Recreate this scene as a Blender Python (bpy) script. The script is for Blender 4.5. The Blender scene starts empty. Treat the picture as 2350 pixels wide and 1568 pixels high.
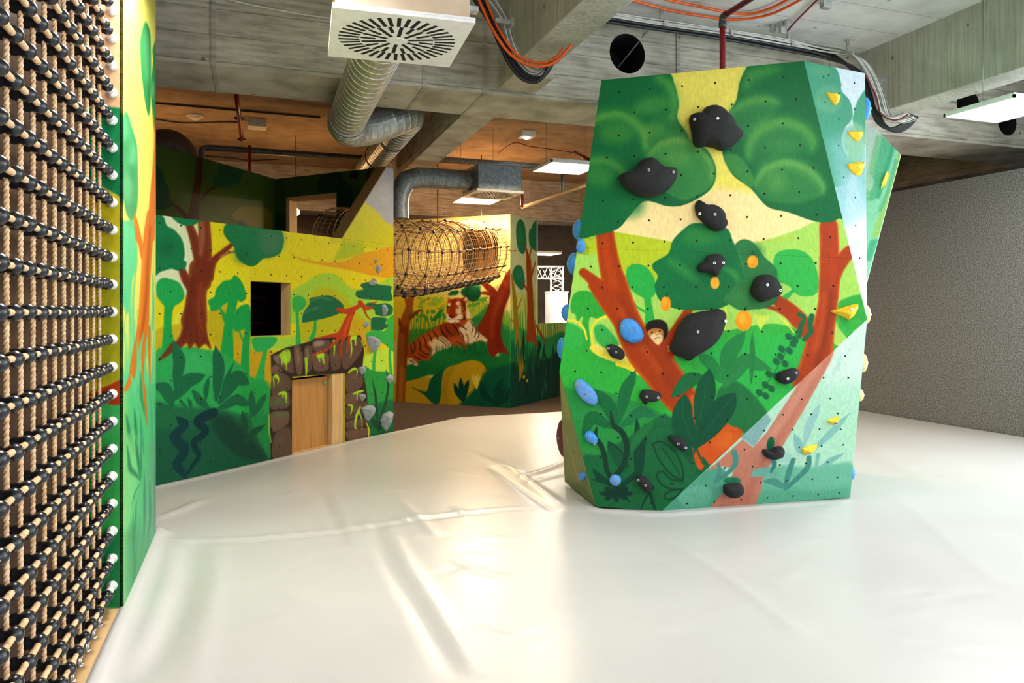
import bpy, bmesh, math, random
import numpy as np
from mathutils import Vector, Matrix
random.seed(7)
SC = bpy.context.scene
COL = SC.collection
# ------------------------------------------------------------------ camera
TH = math.radians(19.3)          # the building grid is turned 19.3 deg against the view
CT, ST = math.cos(TH), math.sin(TH)
FPX, CX, HY, EYE = 1690.0, 1175.0, 715.0, 1.55
cam = bpy.data.cameras.new('camera'); cam_o = bpy.data.objects.new('camera', cam); COL.objects.link(cam_o)
cam.sensor_width = 36.0; cam.lens = FPX * 36.0 / 2350.0
cam.shift_y = -(784.0 - HY) / 2350.0
cam.clip_start = 0.05; cam.clip_end = 200
cam_o.location = (0, 0, EYE); cam_o.rotation_euler = (math.pi / 2, 0, -TH)
SC.camera = cam_o
# ------------------------------------------------------------------ world, daylight through the windows, exposure
wd = bpy.data.worlds.new('sky'); SC.world = wd; wd.use_nodes = True
wd.node_tree.nodes['Background'].inputs[0].default_value = (0.80, 0.90, 1.0, 1)
wd.node_tree.nodes['Background'].inputs[1].default_value = 0.6
def area(name, loc, rot, sx, sy, power, col):
    l = bpy.data.lights.new(name, 'AREA'); l.shape = 'RECTANGLE'; l.size = sx; l.size_y = sy
    l.energy = power; l.color = col
    o = bpy.data.objects.new(name, l); COL.objects.link(o); o.location = loc; o.rotation_euler = rot
    return o
R90 = math.pi / 2
area('window_daylight_rear', (4.6, -3.12, 2.3), (R90, 0, 0), 8.0, 3.6, 250, (0.97, 0.985, 1.0))
area('window_daylight_right', (9.12, 1.6, 2.5), (0, R90, 0), 3.4, 7.2, 600, (0.82, 0.92, 1.0))
vs = SC.view_settings
vs.view_transform = 'Standard'; vs.look = 'None'; vs.exposure = 0.17; vs.gamma = 1.0; vs.use_curve_mapping = False
# ------------------------------------------------------------------ measuring: a photo pixel seen at depth Z, or on a plane
def ray(px, py):
    X = (px - CX) / FPX; Y = (HY - py) / FPX
    return np.array([X * CT + ST, -X * ST + CT, Y])
CAM = np.array([0, 0, EYE])
def W(px, py, Z): return CAM + ray(px, py) * Z
def on_z(px, py, z): d = ray(px, py); return CAM + d * ((z - EYE) / d[2])
def on_y(px, py, y): d = ray(px, py); return CAM + d * (y / d[1])
def on_x(px, py, x): d = ray(px, py); return CAM + d * (x / d[0])
class Plane:
    """A wall plane with metric u (to the right) and v (up the slope) axes; o = origin."""
    def __init__(s, o, a, b=None, up=(0, 0, 1)):
        # o, a: two points along the foot of the wall; b: a third point (else vertical)
        s.o = np.array(o, float); s.u = np.array(a, float) - s.o; s.u /= np.linalg.norm(s.u)
        w = np.array(up, float) if b is None else np.array(b, float) - s.o
        s.v = w - s.u * w.dot(s.u); s.v /= np.linalg.norm(s.v)
        s.n = np.cross(s.u, s.v)
        if s.n.dot(CAM - s.o) < 0: s.n = -s.n
    def hit(s, px, py):
        d = ray(px, py); t = (s.o - CAM).dot(s.n) / d.dot(s.n)
        return CAM + d * t
    def uv(s, px, py):
        q = s.hit(px, py) - s.o
        return q.dot(s.u), q.dot(s.v)
    def uvs(s, P):           # n x 2 pixels -> n x 2 metres
        P = np.asarray(P, float)
        X = (P[:, 0] - CX) / FPX; Y = (HY - P[:, 1]) / FPX
        D = np.stack([X * CT + ST, -X * ST + CT, Y], 1)
        t = (s.o - CAM).dot(s.n) / (D @ s.n)
        Q = CAM + D * t[:, None] - s.o
        return np.stack([Q @ s.u, Q @ s.v], 1)
    def uv3(s, p): q = np.asarray(p, float) - s.o; return q.dot(s.u), q.dot(s.v)
    def at(s, u, v, h=0.0): return s.o + s.u * u + s.v * v + s.n * h
# ------------------------------------------------------------------ object helpers
def tag(o, label=None, cat=None, group=None, kind=None):
    if label: o['label'] = label
    if cat: o['category'] = cat
    if group: o['group'] = group
    if kind: o['kind'] = kind
    return o
def link(name, me, parent=None):
    o = bpy.data.objects.new(name, me); COL.objects.link(o)
    if parent is not None:
        o.parent = parent; o.matrix_parent_inverse = Matrix.Identity(4)
    return o
def empty(name, label, cat, group=None, loc=(0, 0, 0), kind=None):
    o = bpy.data.objects.new(name, None); COL.objects.link(o); o.location = loc
    return tag(o, label, cat, group, kind)
def mesh(name, verts, faces, mat=None, parent=None, smooth=False):
    me = bpy.data.meshes.new(name)
    me.from_pydata([tuple(map(float, v)) for v in verts], [], [tuple(f) for f in faces]); me.update()
    if mat is not None: me.materials.append(mat)
    if smooth: me.polygons.foreach_set('use_smooth', [True] * len(me.polygons))
    return link(name, me, parent)
def bm_obj(name, bm, mat=None, parent=None, smooth=False):
    bmesh.ops.recalc_face_normals(bm, faces=bm.faces)
    me = bpy.data.meshes.new(name); bm.to_mesh(me); bm.free()
    if mat is not None: me.materials.append(mat)
    if smooth: me.polygons.foreach_set('use_smooth', [True] * len(me.polygons))
    return link(name, me, parent)
def box_bm(bm, lo, hi, M=None):
    vs = [Vector((x, y, z)) for x in (lo[0], hi[0]) for y in (lo[1], hi[1]) for z in (lo[2], hi[2])]
    if M is not None: vs = [M @ v for v in vs]
    b = [bm.verts.new(v) for v in vs]
    for f in ((0, 1, 3, 2), (4, 6, 7, 5), (0, 4, 5, 1), (2, 3, 7, 6), (0, 2, 6, 4), (1, 5, 7, 3)):
        bm.faces.new([b[i] for i in f])
def box(name, lo, hi, mat, parent=None, M=None, bevel=0.0):
    bm = bmesh.new(); box_bm(bm, lo, hi, M)
    if bevel: bmesh.ops.bevel(bm, geom=bm.edges[:], offset=bevel, segments=2, affect='EDGES', profile=0.6)
    return bm_obj(name, bm, mat, parent)
def pbox(name, pl, u0, u1, v0, v1, h0, h1, mat, parent=None, bevel=0.0):
    """box in plane coordinates"""
    M = Matrix(((pl.u[0], pl.v[0], pl.n[0], pl.o[0]), (pl.u[1], pl.v[1], pl.n[1], pl.o[1]), (pl.u[2], pl.v[2], pl.n[2], pl.o[2]), (0, 0, 0, 1)))
    return box(name, (u0, v0, h0), (u1, v1, h1), mat, parent, M, bevel)
def prism(name, pl, uv, h0, h1, mat, parent=None):
    """polygon (uv metres on a plane) extruded from h0 to h1"""
    n = len(uv)
    v = [pl.at(a, b, h0) for a, b in uv] + [pl.at(a, b, h1) for a, b in uv]
    f = [list(range(n))[::-1], list(range(n, 2 * n))] + [(i, (i + 1) % n, n + (i + 1) % n, n + i) for i in range(n)]
    bm = bmesh.new(); bv = [bm.verts.new(x) for x in v]
    for q in f: bm.faces.new([bv[i] for i in q])
    return bm_obj(name, bm, mat, parent)
def catmull(P, closed=False, k=6):
    P = [np.array(p, float) for p in P]; n = len(P); out = []
    if n < 3: return np.array(P)
    for i in range(n if closed else n - 1):
        g = (lambda j: P[j % n]) if closed else (lambda j: P[min(max(j, 0), n - 1)])
        p0, p1, p2, p3 = g(i - 1), g(i), g(i + 1), g(i + 2)
        for s in range(k):
            t = s / k
            out.append(0.5 * (2 * p1 + (p2 - p0) * t + (2 * p0 - 5 * p1 + 4 * p2 - p3) * t * t + (3 * p1 - p0 - 3 * p2 + p3) * t ** 3))
    if not closed: out.append(P[-1])
    return np.array(out)
def tube_data(pts, r, n=8, cap=True, closed=False):
    """sweep of a circle along pts; r a number or one per point -> verts, faces"""
    P = np.array(pts, float); m = len(P)
    R = np.full(m, r, float) if np.isscalar(r) else np.array(r, float)
    T = np.empty_like(P)
    if closed: T[:] = np.roll(P, -1, 0) - np.roll(P, 1, 0)
    else:
        T[1:-1] = P[2:] - P[:-2]; T[0] = P[1] - P[0]; T[-1] = P[-1] - P[-2]
    T /= np.maximum(np.linalg.norm(T, axis=1), 1e-9)[:, None]
    a = np.array([0, 0, 1.0]) if abs(T[0][2]) < .9 else np.array([1.0, 0, 0])
    N = np.cross(T[0], a); N /= np.linalg.norm(N)
    V = []; ang = np.arange(n) * 2 * math.pi / n
    for i in range(m):
        N = N - T[i] * N.dot(T[i]); N /= np.linalg.norm(N); B = np.cross(T[i], N)
        V.append(P[i] + R[i] * (np.cos(ang)[:, None] * N + np.sin(ang)[:, None] * B))
    V = np.concatenate(V); F = []
    for i in range(m if closed else m - 1):
        j = (i + 1) % m
        for k in range(n):
            F.append((i * n + k, i * n + (k + 1) % n, j * n + (k + 1) % n, j * n + k))
    if cap and not closed:
        F.append(tuple(range(n))[::-1]); F.append(tuple(range((m - 1) * n, m * n)))
    return V, F
def tube(name, pts, r, mat, parent=None, n=8, smooth=True, closed=False):
    V, F = tube_data(pts, r, n, True, closed)
    return mesh(name, V, F, mat, parent, smooth)
def join_data(lst):
    V = []; F = []; o = 0
    for v, f in lst:
        V.append(np.asarray(v)); F += [tuple(i + o for i in q) for q in f]; o += len(v)
    return np.concatenate(V), F
# ------------------------------------------------------------------ materials
def lin(c):
    if isinstance(c, str): c = [int(c[i:i + 2], 16) / 255 for i in (0, 2, 4)]
    c = np.asarray(c, float)
    return np.where(c <= 0.04045, c / 12.92, ((c + 0.055) / 1.055) ** 2.4)
def nd(nt, t, **kw):
    n = nt.nodes.new(t)
    for k, v in kw.items():
        if k.startswith('i_'): n.inputs[k[2:].replace('_', ' ')].default_value = v
        else: setattr(n, k, v)
    return n
def new_mat(name, rough=0.6, metal=0.0, spec=0.5):
    m = bpy.data.materials.new(name); m.use_nodes = True; nt = m.node_tree
    b = nt.nodes['Principled BSDF']; b.inputs['Roughness'].default_value = rough
    b.inputs['Metallic'].default_value = metal; b.inputs['Specular IOR Level'].default_value = spec
    return m, nt, b
def noise_col(nt, b, c0, c1, scale, detail=4, coord='Object', lo=0.35, hi=0.65, stretch=None, fac_out=None):
    tc = nd(nt, 'ShaderNodeTexCoord'); src = tc.outputs[coord]
    if stretch:
        mp = nd(nt, 'ShaderNodeMapping'); mp.inputs['Scale'].default_value = stretch
        nt.links.new(src, mp.inputs[0]); src = mp.outputs[0]
    n = nd(nt, 'ShaderNodeTexNoise'); n.inputs['Scale'].default_value = scale; n.inputs['Detail'].default_value = detail
    nt.links.new(src, n.inputs['Vector'])
    r = nd(nt, 'ShaderNodeValToRGB'); r.color_ramp.elements[0].position = lo; r.color_ramp.elements[1].position = hi
    r.color_ramp.elements[0].color = (*lin(c0), 1); r.color_ramp.elements[1].color = (*lin(c1), 1)
    nt.links.new(n.outputs['Fac'], r.inputs[0])
    if b is not None: nt.links.new(r.outputs[0], b.inputs['Base Color'])
    return src, n, r
def bump(nt, b, src_sock, strength, dist):
    bp = nd(nt, 'ShaderNodeBump'); bp.inputs['Strength'].default_value = strength; bp.inputs['Distance'].default_value = dist
    nt.links.new(src_sock, bp.inputs['Height']); nt.links.new(bp.outputs[0], b.inputs['Normal'])
    return bp
def simple(name, c0, c1=None, rough=0.6, metal=0.0, scale=12, bmp=0.0, stretch=None, spec=0.5):
    m, nt, b = new_mat(name, rough, metal, spec)
    if c1 is None:
        a = np.array([int(c0[i:i + 2], 16) for i in (0, 2, 4)]); d = np.clip(a * 0.9, 0, 255).astype(int)
        c1 = '%02x%02x%02x' % tuple(d)
    _, n, _ = noise_col(nt, b, c0, c1, scale, stretch=stretch)
    if bmp: bump(nt, b, n.outputs['Fac'], bmp, 0.01)
    return m
def emit(name, col, strength):
    m, nt, b = new_mat(name, 0.5)
    b.inputs['Emission Color'].default_value = (*col, 1); b.inputs['Emission Strength'].default_value = strength
    b.inputs['Base Color'].default_value = (0.9, 0.9, 0.9, 1)
    return m
def concrete(name, c0, c1, planks=None, streak=False, weak=.75):
    """board-marked concrete; planks = (board height, axis) draws the thin shuttering joints"""
    m, nt, b = new_mat(name, 0.85, spec=0.25)
    tc = nd(nt, 'ShaderNodeTexCoord')
    src, n, r = noise_col(nt, None, c0, c1, 1.6, 9, lo=0.34, hi=0.68)
    n.inputs['Roughness'].default_value = 0.68
    n2 = nd(nt, 'ShaderNodeTexNoise'); n2.inputs['Scale'].default_value = 9; n2.inputs['Detail'].default_value = 6
    mp = nd(nt, 'ShaderNodeMapping'); mp.inputs['Scale'].default_value = (0.35, 0.35, 3.0) if not streak else (3.0, 3.0, 0.12)
    nt.links.new(tc.outputs['Object'], mp.inputs[0]); nt.links.new(mp.outputs[0], n2.inputs['Vector'])
    mx = nd(nt, 'ShaderNodeMix', data_type='RGBA', blend_type='MULTIPLY'); mx.inputs[0].default_value = weak
    rr = nd(nt, 'ShaderNodeValToRGB'); rr.color_ramp.elements[0].position = 0.33; rr.color_ramp.elements[0].color = (.52, .50, .47, 1)
    rr.color_ramp.elements[1].position = 0.6; rr.color_ramp.elements[1].color = (1, 1, 1, 1)
    nt.links.new(n2.outputs['Fac'], rr.inputs[0]); nt.links.new(r.outputs[0], mx.inputs[6]); nt.links.new(rr.outputs[0], mx.inputs[7])
    out = mx.outputs[2]
    # knots and blow holes
    vo = nd(nt, 'ShaderNodeTexVoronoi'); vo.inputs['Scale'].default_value = 3.4; nt.links.new(tc.outputs['Object'], vo.inputs['Vector'])
    r3 = nd(nt, 'ShaderNodeValToRGB'); r3.color_ramp.elements[0].position = 0.045; r3.color_ramp.elements[0].color = (.28, .24, .2, 1)
    r3.color_ramp.elements[1].position = 0.085; r3.color_ramp.elements[1].color = (1, 1, 1, 1)
    nt.links.new(vo.outputs['Distance'], r3.inputs[0])
    m2 = nd(nt, 'ShaderNodeMix', data_type='RGBA', blend_type='MULTIPLY'); m2.inputs[0].default_value = 0.8
    nt.links.new(out, m2.inputs[6]); nt.links.new(r3.outputs[0], m2.inputs[7]); out = m2.outputs[2]
    h = n2.outputs['Fac']
    if planks:
        ph, ax = planks
        sp = nd(nt, 'ShaderNodeSeparateXYZ'); nt.links.new(tc.outputs['Object'], sp.inputs[0])
        md = nd(nt, 'ShaderNodeMath', operation='MODULO'); ad = nd(nt, 'ShaderNodeMath', operation='ADD'); ad.inputs[1].default_value = 50.03
        nt.links.new(sp.outputs[ax], ad.inputs[0]); nt.links.new(ad.outputs[0], md.inputs[0]); md.inputs[1].default_value = ph
        r4 = nd(nt, 'ShaderNodeValToRGB'); r4.color_ramp.elements[0].position = 0.004; r4.color_ramp.elements[0].color = (.55, .52, .48, 1)
        r4.color_ramp.elements[1].position = 0.014; r4.color_ramp.elements[1].color = (1, 1, 1, 1)
        nt.links.new(md.outputs[0], r4.inputs[0])
        m3 = nd(nt, 'ShaderNodeMix', data_type='RGBA', blend_type='MULTIPLY'); m3.inputs[0].default_value = 1.0
        nt.links.new(out, m3.inputs[6]); nt.links.new(r4.outputs[0], m3.inputs[7]); out = m3.outputs[2]
    nt.links.new(out, b.inputs['Base Color'])
    bump(nt, b, h, 0.35, 0.02)
    return m
def wood(name, c0, c1, ax=2, rough=0.55):
    st = [9, 9, 9]; st[ax] = 0.7
    m, nt, b = new_mat(name, rough, spec=0.3)
    _, n, _ = noise_col(nt, b, c0, c1, 3.0, 6, stretch=st, lo=0.3, hi=0.7)
    bump(nt, b, n.outputs['Fac'], 0.1, 0.005)
    return m
def paint_mat(name, rough=0.45):
    """wall paint: the colour lies in the mesh's colour attribute, the fine grain comes from noise"""
    m, nt, b = new_mat(name, rough, spec=0.16)
    at = nd(nt, 'ShaderNodeVertexColor', layer_name='paint')
    tc = nd(nt, 'ShaderNodeTexCoord'); n = nd(nt, 'ShaderNodeTexNoise'); n.inputs['Scale'].default_value = 55; n.inputs['Detail'].default_value = 5
    mp = nd(nt, 'ShaderNodeMapping'); mp.inputs['Scale'].default_value = (1, 1, 0.4); nt.links.new(tc.outputs['Object'], mp.inputs[0]); nt.links.new(mp.outputs[0], n.inputs['Vector'])
    r = nd(nt, 'ShaderNodeMapRange'); r.inputs['From Min'].default_value = .3; r.inputs['From Max'].default_value = .7
    r.inputs['To Min'].default_value = .87; r.inputs['To Max'].default_value = 1.07; nt.links.new(n.outputs['Fac'], r.inputs['Value'])
    mx = nd(nt, 'ShaderNodeVectorMath', operation='SCALE'); nt.links.new(at.outputs['Color'], mx.inputs[0]); nt.links.new(r.outputs[0], mx.inputs['Scale'])
    nt.links.new(mx.outputs[0], b.inputs['Base Color'])
    bump(nt, b, n.outputs['Fac'], 0.04, 0.003)
    return m
M = {}
M['conc'] = concrete('board_marked_concrete', 'a8a396', 'd0cbbc', planks=(0.235, 2))
M['conc_beam'] = concrete('streaked_concrete', 'a4a596', 'c8c8ba', streak=True, weak=.5)
M['conc_ceil'] = concrete('concrete_soffit', 'd6d8d8', 'e4e6e6', planks=(0.5, 1), weak=.35)
M['conc_rear'] = concrete('brown_boarded_soffit', '9a8468', 'b89f80', planks=(0.9, 1), weak=.5)
M['conc_plain'] = concrete('plain_concrete', '9b978c', 'c0bcb0')
M['ply'] = wood('plywood', 'c39a62', 'd9b680')
M['ply_h'] = wood('plywood_flat', 'c9a06a', 'dcb988', ax=1)
M['ply_dark'] = wood('brown_board', '3c271c', '4a3224')
M['paint'] = paint_mat('mural_paint')
M['galv'] = simple('galvanised_steel', 'd0d4d2', 'b4b8b6', rough=0.4, metal=0.75, scale=18)
M['galv_dull'] = simple('dull_galvanised_steel', '8b9296', '6f777c', rough=0.5, metal=0.6, scale=25)
M['white_metal'] = simple('white_powder_coat', 'f2f2f0', 'e8e8e6', rough=0.35)
M['black'] = simple('black_void', '060606', '0a0a0a', rough=0.9)
M['rope'] = simple('hemp_rope', 'ecc89c', 'cda274', rough=0.85, scale=60, bmp=0.5)
M['bead'] = simple('black_plastic_connector', '14161a', '20242a', rough=0.28)
M['red'] = simple('red_pipe_paint', '8e1a1c', '7a1416', rough=0.4)
M['steel_pipe'] = simple('dark_steel_pipe', '5a5f60', '45494a', rough=0.5, metal=0.5)
M['orange_cable'] = simple('orange_cable_sheath', 'f0641e', 'e0560f', rough=0.4)
M['black_cable'] = simple('black_cable_sheath', '16191c', '22262a', rough=0.4)
M['white_cable'] = simple('white_cable_sheath', 'd8d8d2', 'c0c0ba', rough=0.5)
M['grey_cable'] = simple('grey_cable_sheath', '8d8f8c', '7a7c7a', rough=0.5)
M['plastic'] = simple('white_plastic', 'e4e2dc', 'd6d4ce', rough=0.45)
M['bolt'] = simple('bolt_steel', 'd8d8d8', 'b8b8b8', rough=0.3, metal=0.9)
# ------------------------------------------------------------------ the shell: floor, ceiling, girders, outer walls
SOF, CEIL = EYE + 2.2, EYE + 3.16       # girder soffit, slab
GY0, GY1 = 7.1, 7.95                    # main girder front and rear face
m, nt, b = new_mat('brown_carpet', 0.95, spec=0.1)
_, n_, _ = noise_col(nt, b, '453a33', '66574c', 26, 8, stretch=(1, 3, 1)); bump(nt, b, n_.outputs['Fac'], 0.5, 0.01)
M['carpet'] = m
tag(box('floor', (-7, -4, -0.3), (20, 30, -0.2), M['carpet']), kind='structure')
tag(box('ceiling', (-7, -4, CEIL), (20, 7.5, CEIL + 0.2), M['conc_ceil']), kind='structure')
tag(box('ceiling_rear', (-7, 7.5, CEIL), (20, 30, CEIL + 0.2), M['conc_rear']), kind='structure')
M['render_wall'] = simple('grey_plaster', '8f8a84', 'a09a92', rough=0.9, scale=4)
m, nt, b = new_mat('grey_acoustic_felt', 0.98, spec=0.05)
_, n_, _ = noise_col(nt, b, '5a5a59', '888885', 70, 5, lo=0.40, hi=0.60); bump(nt, b, n_.outputs['Fac'], 0.4, 0.006)
M['felt'] = m
def wall_with_window(name, lo, hi, axis, a0, a1, z0, z1, mullions, wn):
    """wall box with a window opening from a0 to a1 along axis; a glazed frame stands in it"""
    w = bpy.data.objects.new(name, None); COL.objects.link(w); w['kind'] = 'structure'
    def bx(nm, p0, p1, q0, q1):
        l = list(lo); h = list(hi); l[axis] = p0; h[axis] = p1; l[2] = q0; h[2] = q1
        return box(nm, l, h, M['render_wall'], w)
    bx('wall_pier', lo[axis], a0, lo[2], hi[2]); bx('wall_pier', a1, hi[axis], lo[2], hi[2])
    bx('wall_sill', a0, a1, lo[2], z0); bx('wall_lintel', a0, a1, z1, hi[2])
    f = bpy.data.objects.new(wn, None); COL.objects.link(f); f['kind'] = 'structure'
    for i in range(mullions + 1):
        p = a0 + (a1 - a0) * i / mullions
        l = list(lo); h = list(hi); l[axis] = max(a0, p - .03); h[axis] = min(a1, p + .03); l[2] = z0; h[2] = z1
        box('mullion', l, h, M['galv_dull'], f)
wall_with_window('wall_back', (-7, -3.05, -.2), (9.05, -2.9, CEIL), 0, 0.7, 8.6, 0.45, 4.2, 5, 'window_1')
wall_with_window('wall_right', (8.98, -2.9, -.2), (9.08, 5.6, CEIL), 1, -2.0, 5.2, 0.8, 4.3, 5, 'window_2')
tag(box('wall_left', (-7.1, -3, -.2), (-7, 30, CEIL), M['render_wall']), kind='structure')
M['far_wall'] = simple('pale_plaster', 'c0b6aa', 'ada498', rough=0.9, scale=4)
tag(box('wall_far', (-7, 24.0, -.2), (20, 24.2, CEIL), M['far_wall']), kind='structure')
tag(box('wall_far_right', (19.9, 5.6, -.2), (20, 24, CEIL), M['render_wall']), kind='structure')
FX = 9.0
fw = on_x(2350, 385, FX); FZ = fw[2]
tag(box('acoustic_wall', (FX, 5.6, -.2), (FX + .14, 12.6, FZ), M['felt']), 'grey felt acoustic partition wall beside the white mat', 'partition', kind='structure')
tag(box('wall_beyond', (FX + 3.5, 5.6, -.2), (FX + 3.6, 24, CEIL), M['render_wall']), kind='structure')
# main girder with three round service holes
def boolean_cut(o, cutters):
    for c in cutters:
        md = o.modifiers.new('cut', 'BOOLEAN'); md.operation = 'DIFFERENCE'; md.object = c; md.solver = 'EXACT'
    dg = bpy.context.evaluated_depsgraph_get()
    me = bpy.data.meshes.new_from_object(o.evaluated_get(dg)); o.modifiers.clear(); o.data = me
    for c in cutters: bpy.data.objects.remove(c, do_unlink=True)
def cyl_y(cx, cz, r, y0, y1, n=28):
    return tube('cutter', [(cx, y0, cz), (cx, y1, cz)], r, None, None, n, False)
g = box('concrete_girder', (-7, GY0, SOF), (FX + 6, GY1, CEIL + .05), M['conc'])
h1 = on_y(1440, 123, GY0); h2 = on_y(2222, 240, GY0); h3 = on_y(2312, 282, GY0)
boolean_cut(g, [cyl_y(h1[0], h1[2], .215, GY0 - .1, GY0 + .6), cyl_y(h2[0], h2[2], .20, GY0 - .1, GY0 + .6), cyl_y(h3[0], h3[2], .17, GY0 - .1, GY0 + .6)])
g.data.materials.append(M['black'])  # concrete hole linings coloured black for the darkness inside
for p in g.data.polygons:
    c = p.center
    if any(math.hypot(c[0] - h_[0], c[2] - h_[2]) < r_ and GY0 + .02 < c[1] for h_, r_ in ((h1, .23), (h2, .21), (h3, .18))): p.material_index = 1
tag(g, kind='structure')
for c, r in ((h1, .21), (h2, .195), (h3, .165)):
    t = tube('hole_dark_cap', [(c[0], GY0 + .5, c[2]), (c[0], GY0 + .59, c[2])], r, M['black'], g, 28, False)  # black cap standing for the dark depth of the hole
# form joints of the girder: raised concrete ridges
for px in (490, 975, 1113, 1556):
    q = on_y(px, 100, GY0)
    box('form_joint', (q[0] - .022, GY0 - .014, SOF - .004), (q[0] + .022, GY0 + .01, CEIL), M['conc_plain'], g)
    box('form_joint', (q[0] - .018, GY0, SOF - .008), (q[0] + .018, GY1, SOF + .01), M['conc_plain'], g)
g2 = box('concrete_girder', (-7, 16.6, SOF), (20, 17.4, CEIL + .05), M['conc']); tag(g2, kind='structure')
BS = EYE + 2.36
for nm, x0, x1, y0, y1, mt, s in (('concrete_beam', 2.35, 2.72, -2.9, GY0, 'conc_beam', BS), ('concrete_beam', 7.0, 7.40, -2.9, GY0, 'conc_beam', BS),
                        ('concrete_beam', 2.22, 2.60, GY1, 16.6, 'conc', SOF + .02), ('concrete_beam', 7.6, 8.0, GY1, 16.6, 'conc', SOF + .05), ('concrete_beam', 2.3, 2.7, 17.4, 24, 'conc', BS),
                        ('concrete_beam', 6.9, 7.3, 17.4, 24, 'conc', BS), ('concrete_beam', 11.6, 12.0, GY1, 24, 'conc', BS)):
    tag(box(nm, (x0, y0, s), (x1, y1, CEIL + .05), M[mt], bevel=.012), kind='structure')
q0 = on_z(1122, 212, SOF + .12)
tag(box('concrete_corbel', (2.33, GY0 - .5, BS - .11), (2.74, GY0 + .02, BS + .02), M['conc'], bevel=.01), kind='structure')
# ------------------------------------------------------------------ mural painter: outlines in wall metres -> colour attribute of the panel mesh
def rgb(c): return np.array([int(c[i:i + 2], 16) for i in (0, 2, 4)], float) / 255
class Mural:
    def __init__(s, pl, u0, u1, v0, v1, res, base, k=1.0, asp=1.0):
        s.asp = asp         # a wall seen obliquely: brush widths are this much wider along u
        s.pl, s.u0, s.v0, s.res, s.k = pl, u0, v0, res, k
        s.nu = int((u1 - u0) / res) + 2; s.nv = int((v1 - v0) / res) + 2
        s.buf = np.empty((s.nv, s.nu, 3), np.float32); s.buf[:] = rgb(base)
        s.fr = (0, 0, 1.0)
        c = pl.uv(1, 1); s.mpp = 0.003
    def frame(s, x0, y0, sc, mpp):      # measuring frame: origin, magnification, metres per photo pixel on this wall
        s.fr = (x0, y0, sc); s.mpp = mpp; return s
    def xy(s, flat):
        P = np.array(flat, float).reshape(-1, 2); x0, y0, sc = s.fr
        Q = s.pl.uvs(np.stack([x0 + P[:, 0] / sc, y0 + P[:, 1] / sc], 1)); Q[:, 0] /= s.asp
        return Q
    def win(s, lo, hi):
        i0 = max(0, int((lo[0] * s.asp - s.u0) / s.res)); i1 = min(s.nu, int((hi[0] * s.asp - s.u0) / s.res) + 2)
        j0 = max(0, int((lo[1] - s.v0) / s.res)); j1 = min(s.nv, int((hi[1] - s.v0) / s.res) + 2)
        if i1 <= i0 or j1 <= j0: return None
        U, V = np.meshgrid((s.u0 + np.arange(i0, i1) * s.res) / s.asp, s.v0 + np.arange(j0, j1) * s.res)
        return i0, i1, j0, j1, U.astype(np.float32), V.astype(np.float32)
    def lay(s, w, sd, col, soft, a, grad):
        i0, i1, j0, j1, U, V = w
        f = max(soft * s.mpp, s.res) * 0.9
        al = np.clip(0.5 - sd / (2 * f), 0, 1); al = (al * al * (3 - 2 * al) * a)[..., None]
        c = rgb(col)
        if grad is not None:            # (x0,y0,x1,y1,colour2) along a line
            p = s.xy(grad[:4]); d = p[1] - p[0]
            t = np.clip(((U - p[0][0]) * d[0] + (V - p[0][1]) * d[1]) / d.dot(d), 0, 1)[..., None]
            c = c * (1 - t) + rgb(grad[4]) * t
        s.buf[j0:j1, i0:i1] = s.buf[j0:j1, i0:i1] * (1 - al) + c * al
    def b(s, col, flat, soft=1.2, a=1.0, grad=None, smooth=True):
        P = s.xy(flat)
        if smooth: P = catmull(P, True, 5)
        m = soft * s.mpp * 1.5 + s.res * 2
        w = s.win(P.min(0) - m, P.max(0) + m)
        if w is None: return s
        U, V = w[4], w[5]; D = np.full(U.shape, 1e9, np.float32); ins = np.zeros(U.shape, bool)
        Q = np.roll(P, -1, 0)
        for (ax, ay), (bx, by) in zip(P.astype(np.float32), Q.astype(np.float32)):
            ex, ey = bx - ax, by - ay; L = ex * ex + ey * ey
            if L < 1e-12: continue
            px, py = U - ax, V - ay
            t = np.clip((px * ex + py * ey) / L, 0, 1)
            dx = px - t * ex; dy = py - t * ey
            np.minimum(D, dx * dx + dy * dy, out=D)
            c = ((ay <= V) != (by <= V))
            if c.any(): ins ^= c & (U < ex * (V - ay) / (by - ay if by != ay else 1e-9) + ax)
        sd = np.sqrt(D); sd[ins] *= -1
        s.lay(w, sd, col, soft, a, grad); return s
    def p(s, col, flat, soft=0.8, a=1.0, grad=None): return s.b(col, flat, soft, a, grad, False)
    def s_(s, col, flat, soft=1.0, a=1.0, grad=None, k=5):
        """brush stroke: x, y, width triples (frame units)"""
        T = np.array(flat, float).reshape(-1, 3)
        if len(T) > 2: T = catmull(T, False, k)
        P = s.xy(T[:, :2].ravel()); R = np.maximum(T[:, 2], 0.2) / s.fr[2] * s.mpp * 0.5
        m = soft * s.mpp * 1.5 + R.max() + s.res * 2
        w = s.win(P.min(0) - m, P.max(0) + m)
        if w is None: return s
        U, V = w[4], w[5]; D = np.full(U.shape, 1e9, np.float32)
        for i in range(len(P) - 1):
            (ax, ay), (bx, by) = P[i], P[i + 1]; ex, ey = bx - ax, by - ay; L = ex * ex + ey * ey
            if L < 1e-12: continue
            px, py = U - np.float32(ax), V - np.float32(ay)
            t = np.clip((px * ex + py * ey) / L, 0, 1)
            np.minimum(D, np.sqrt((px - t * ex) ** 2 + (py - t * ey) ** 2) - (R[i] + (R[i + 1] - R[i]) * t), out=D)
        s.lay(w, D, col, soft, a, grad); return s
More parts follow.
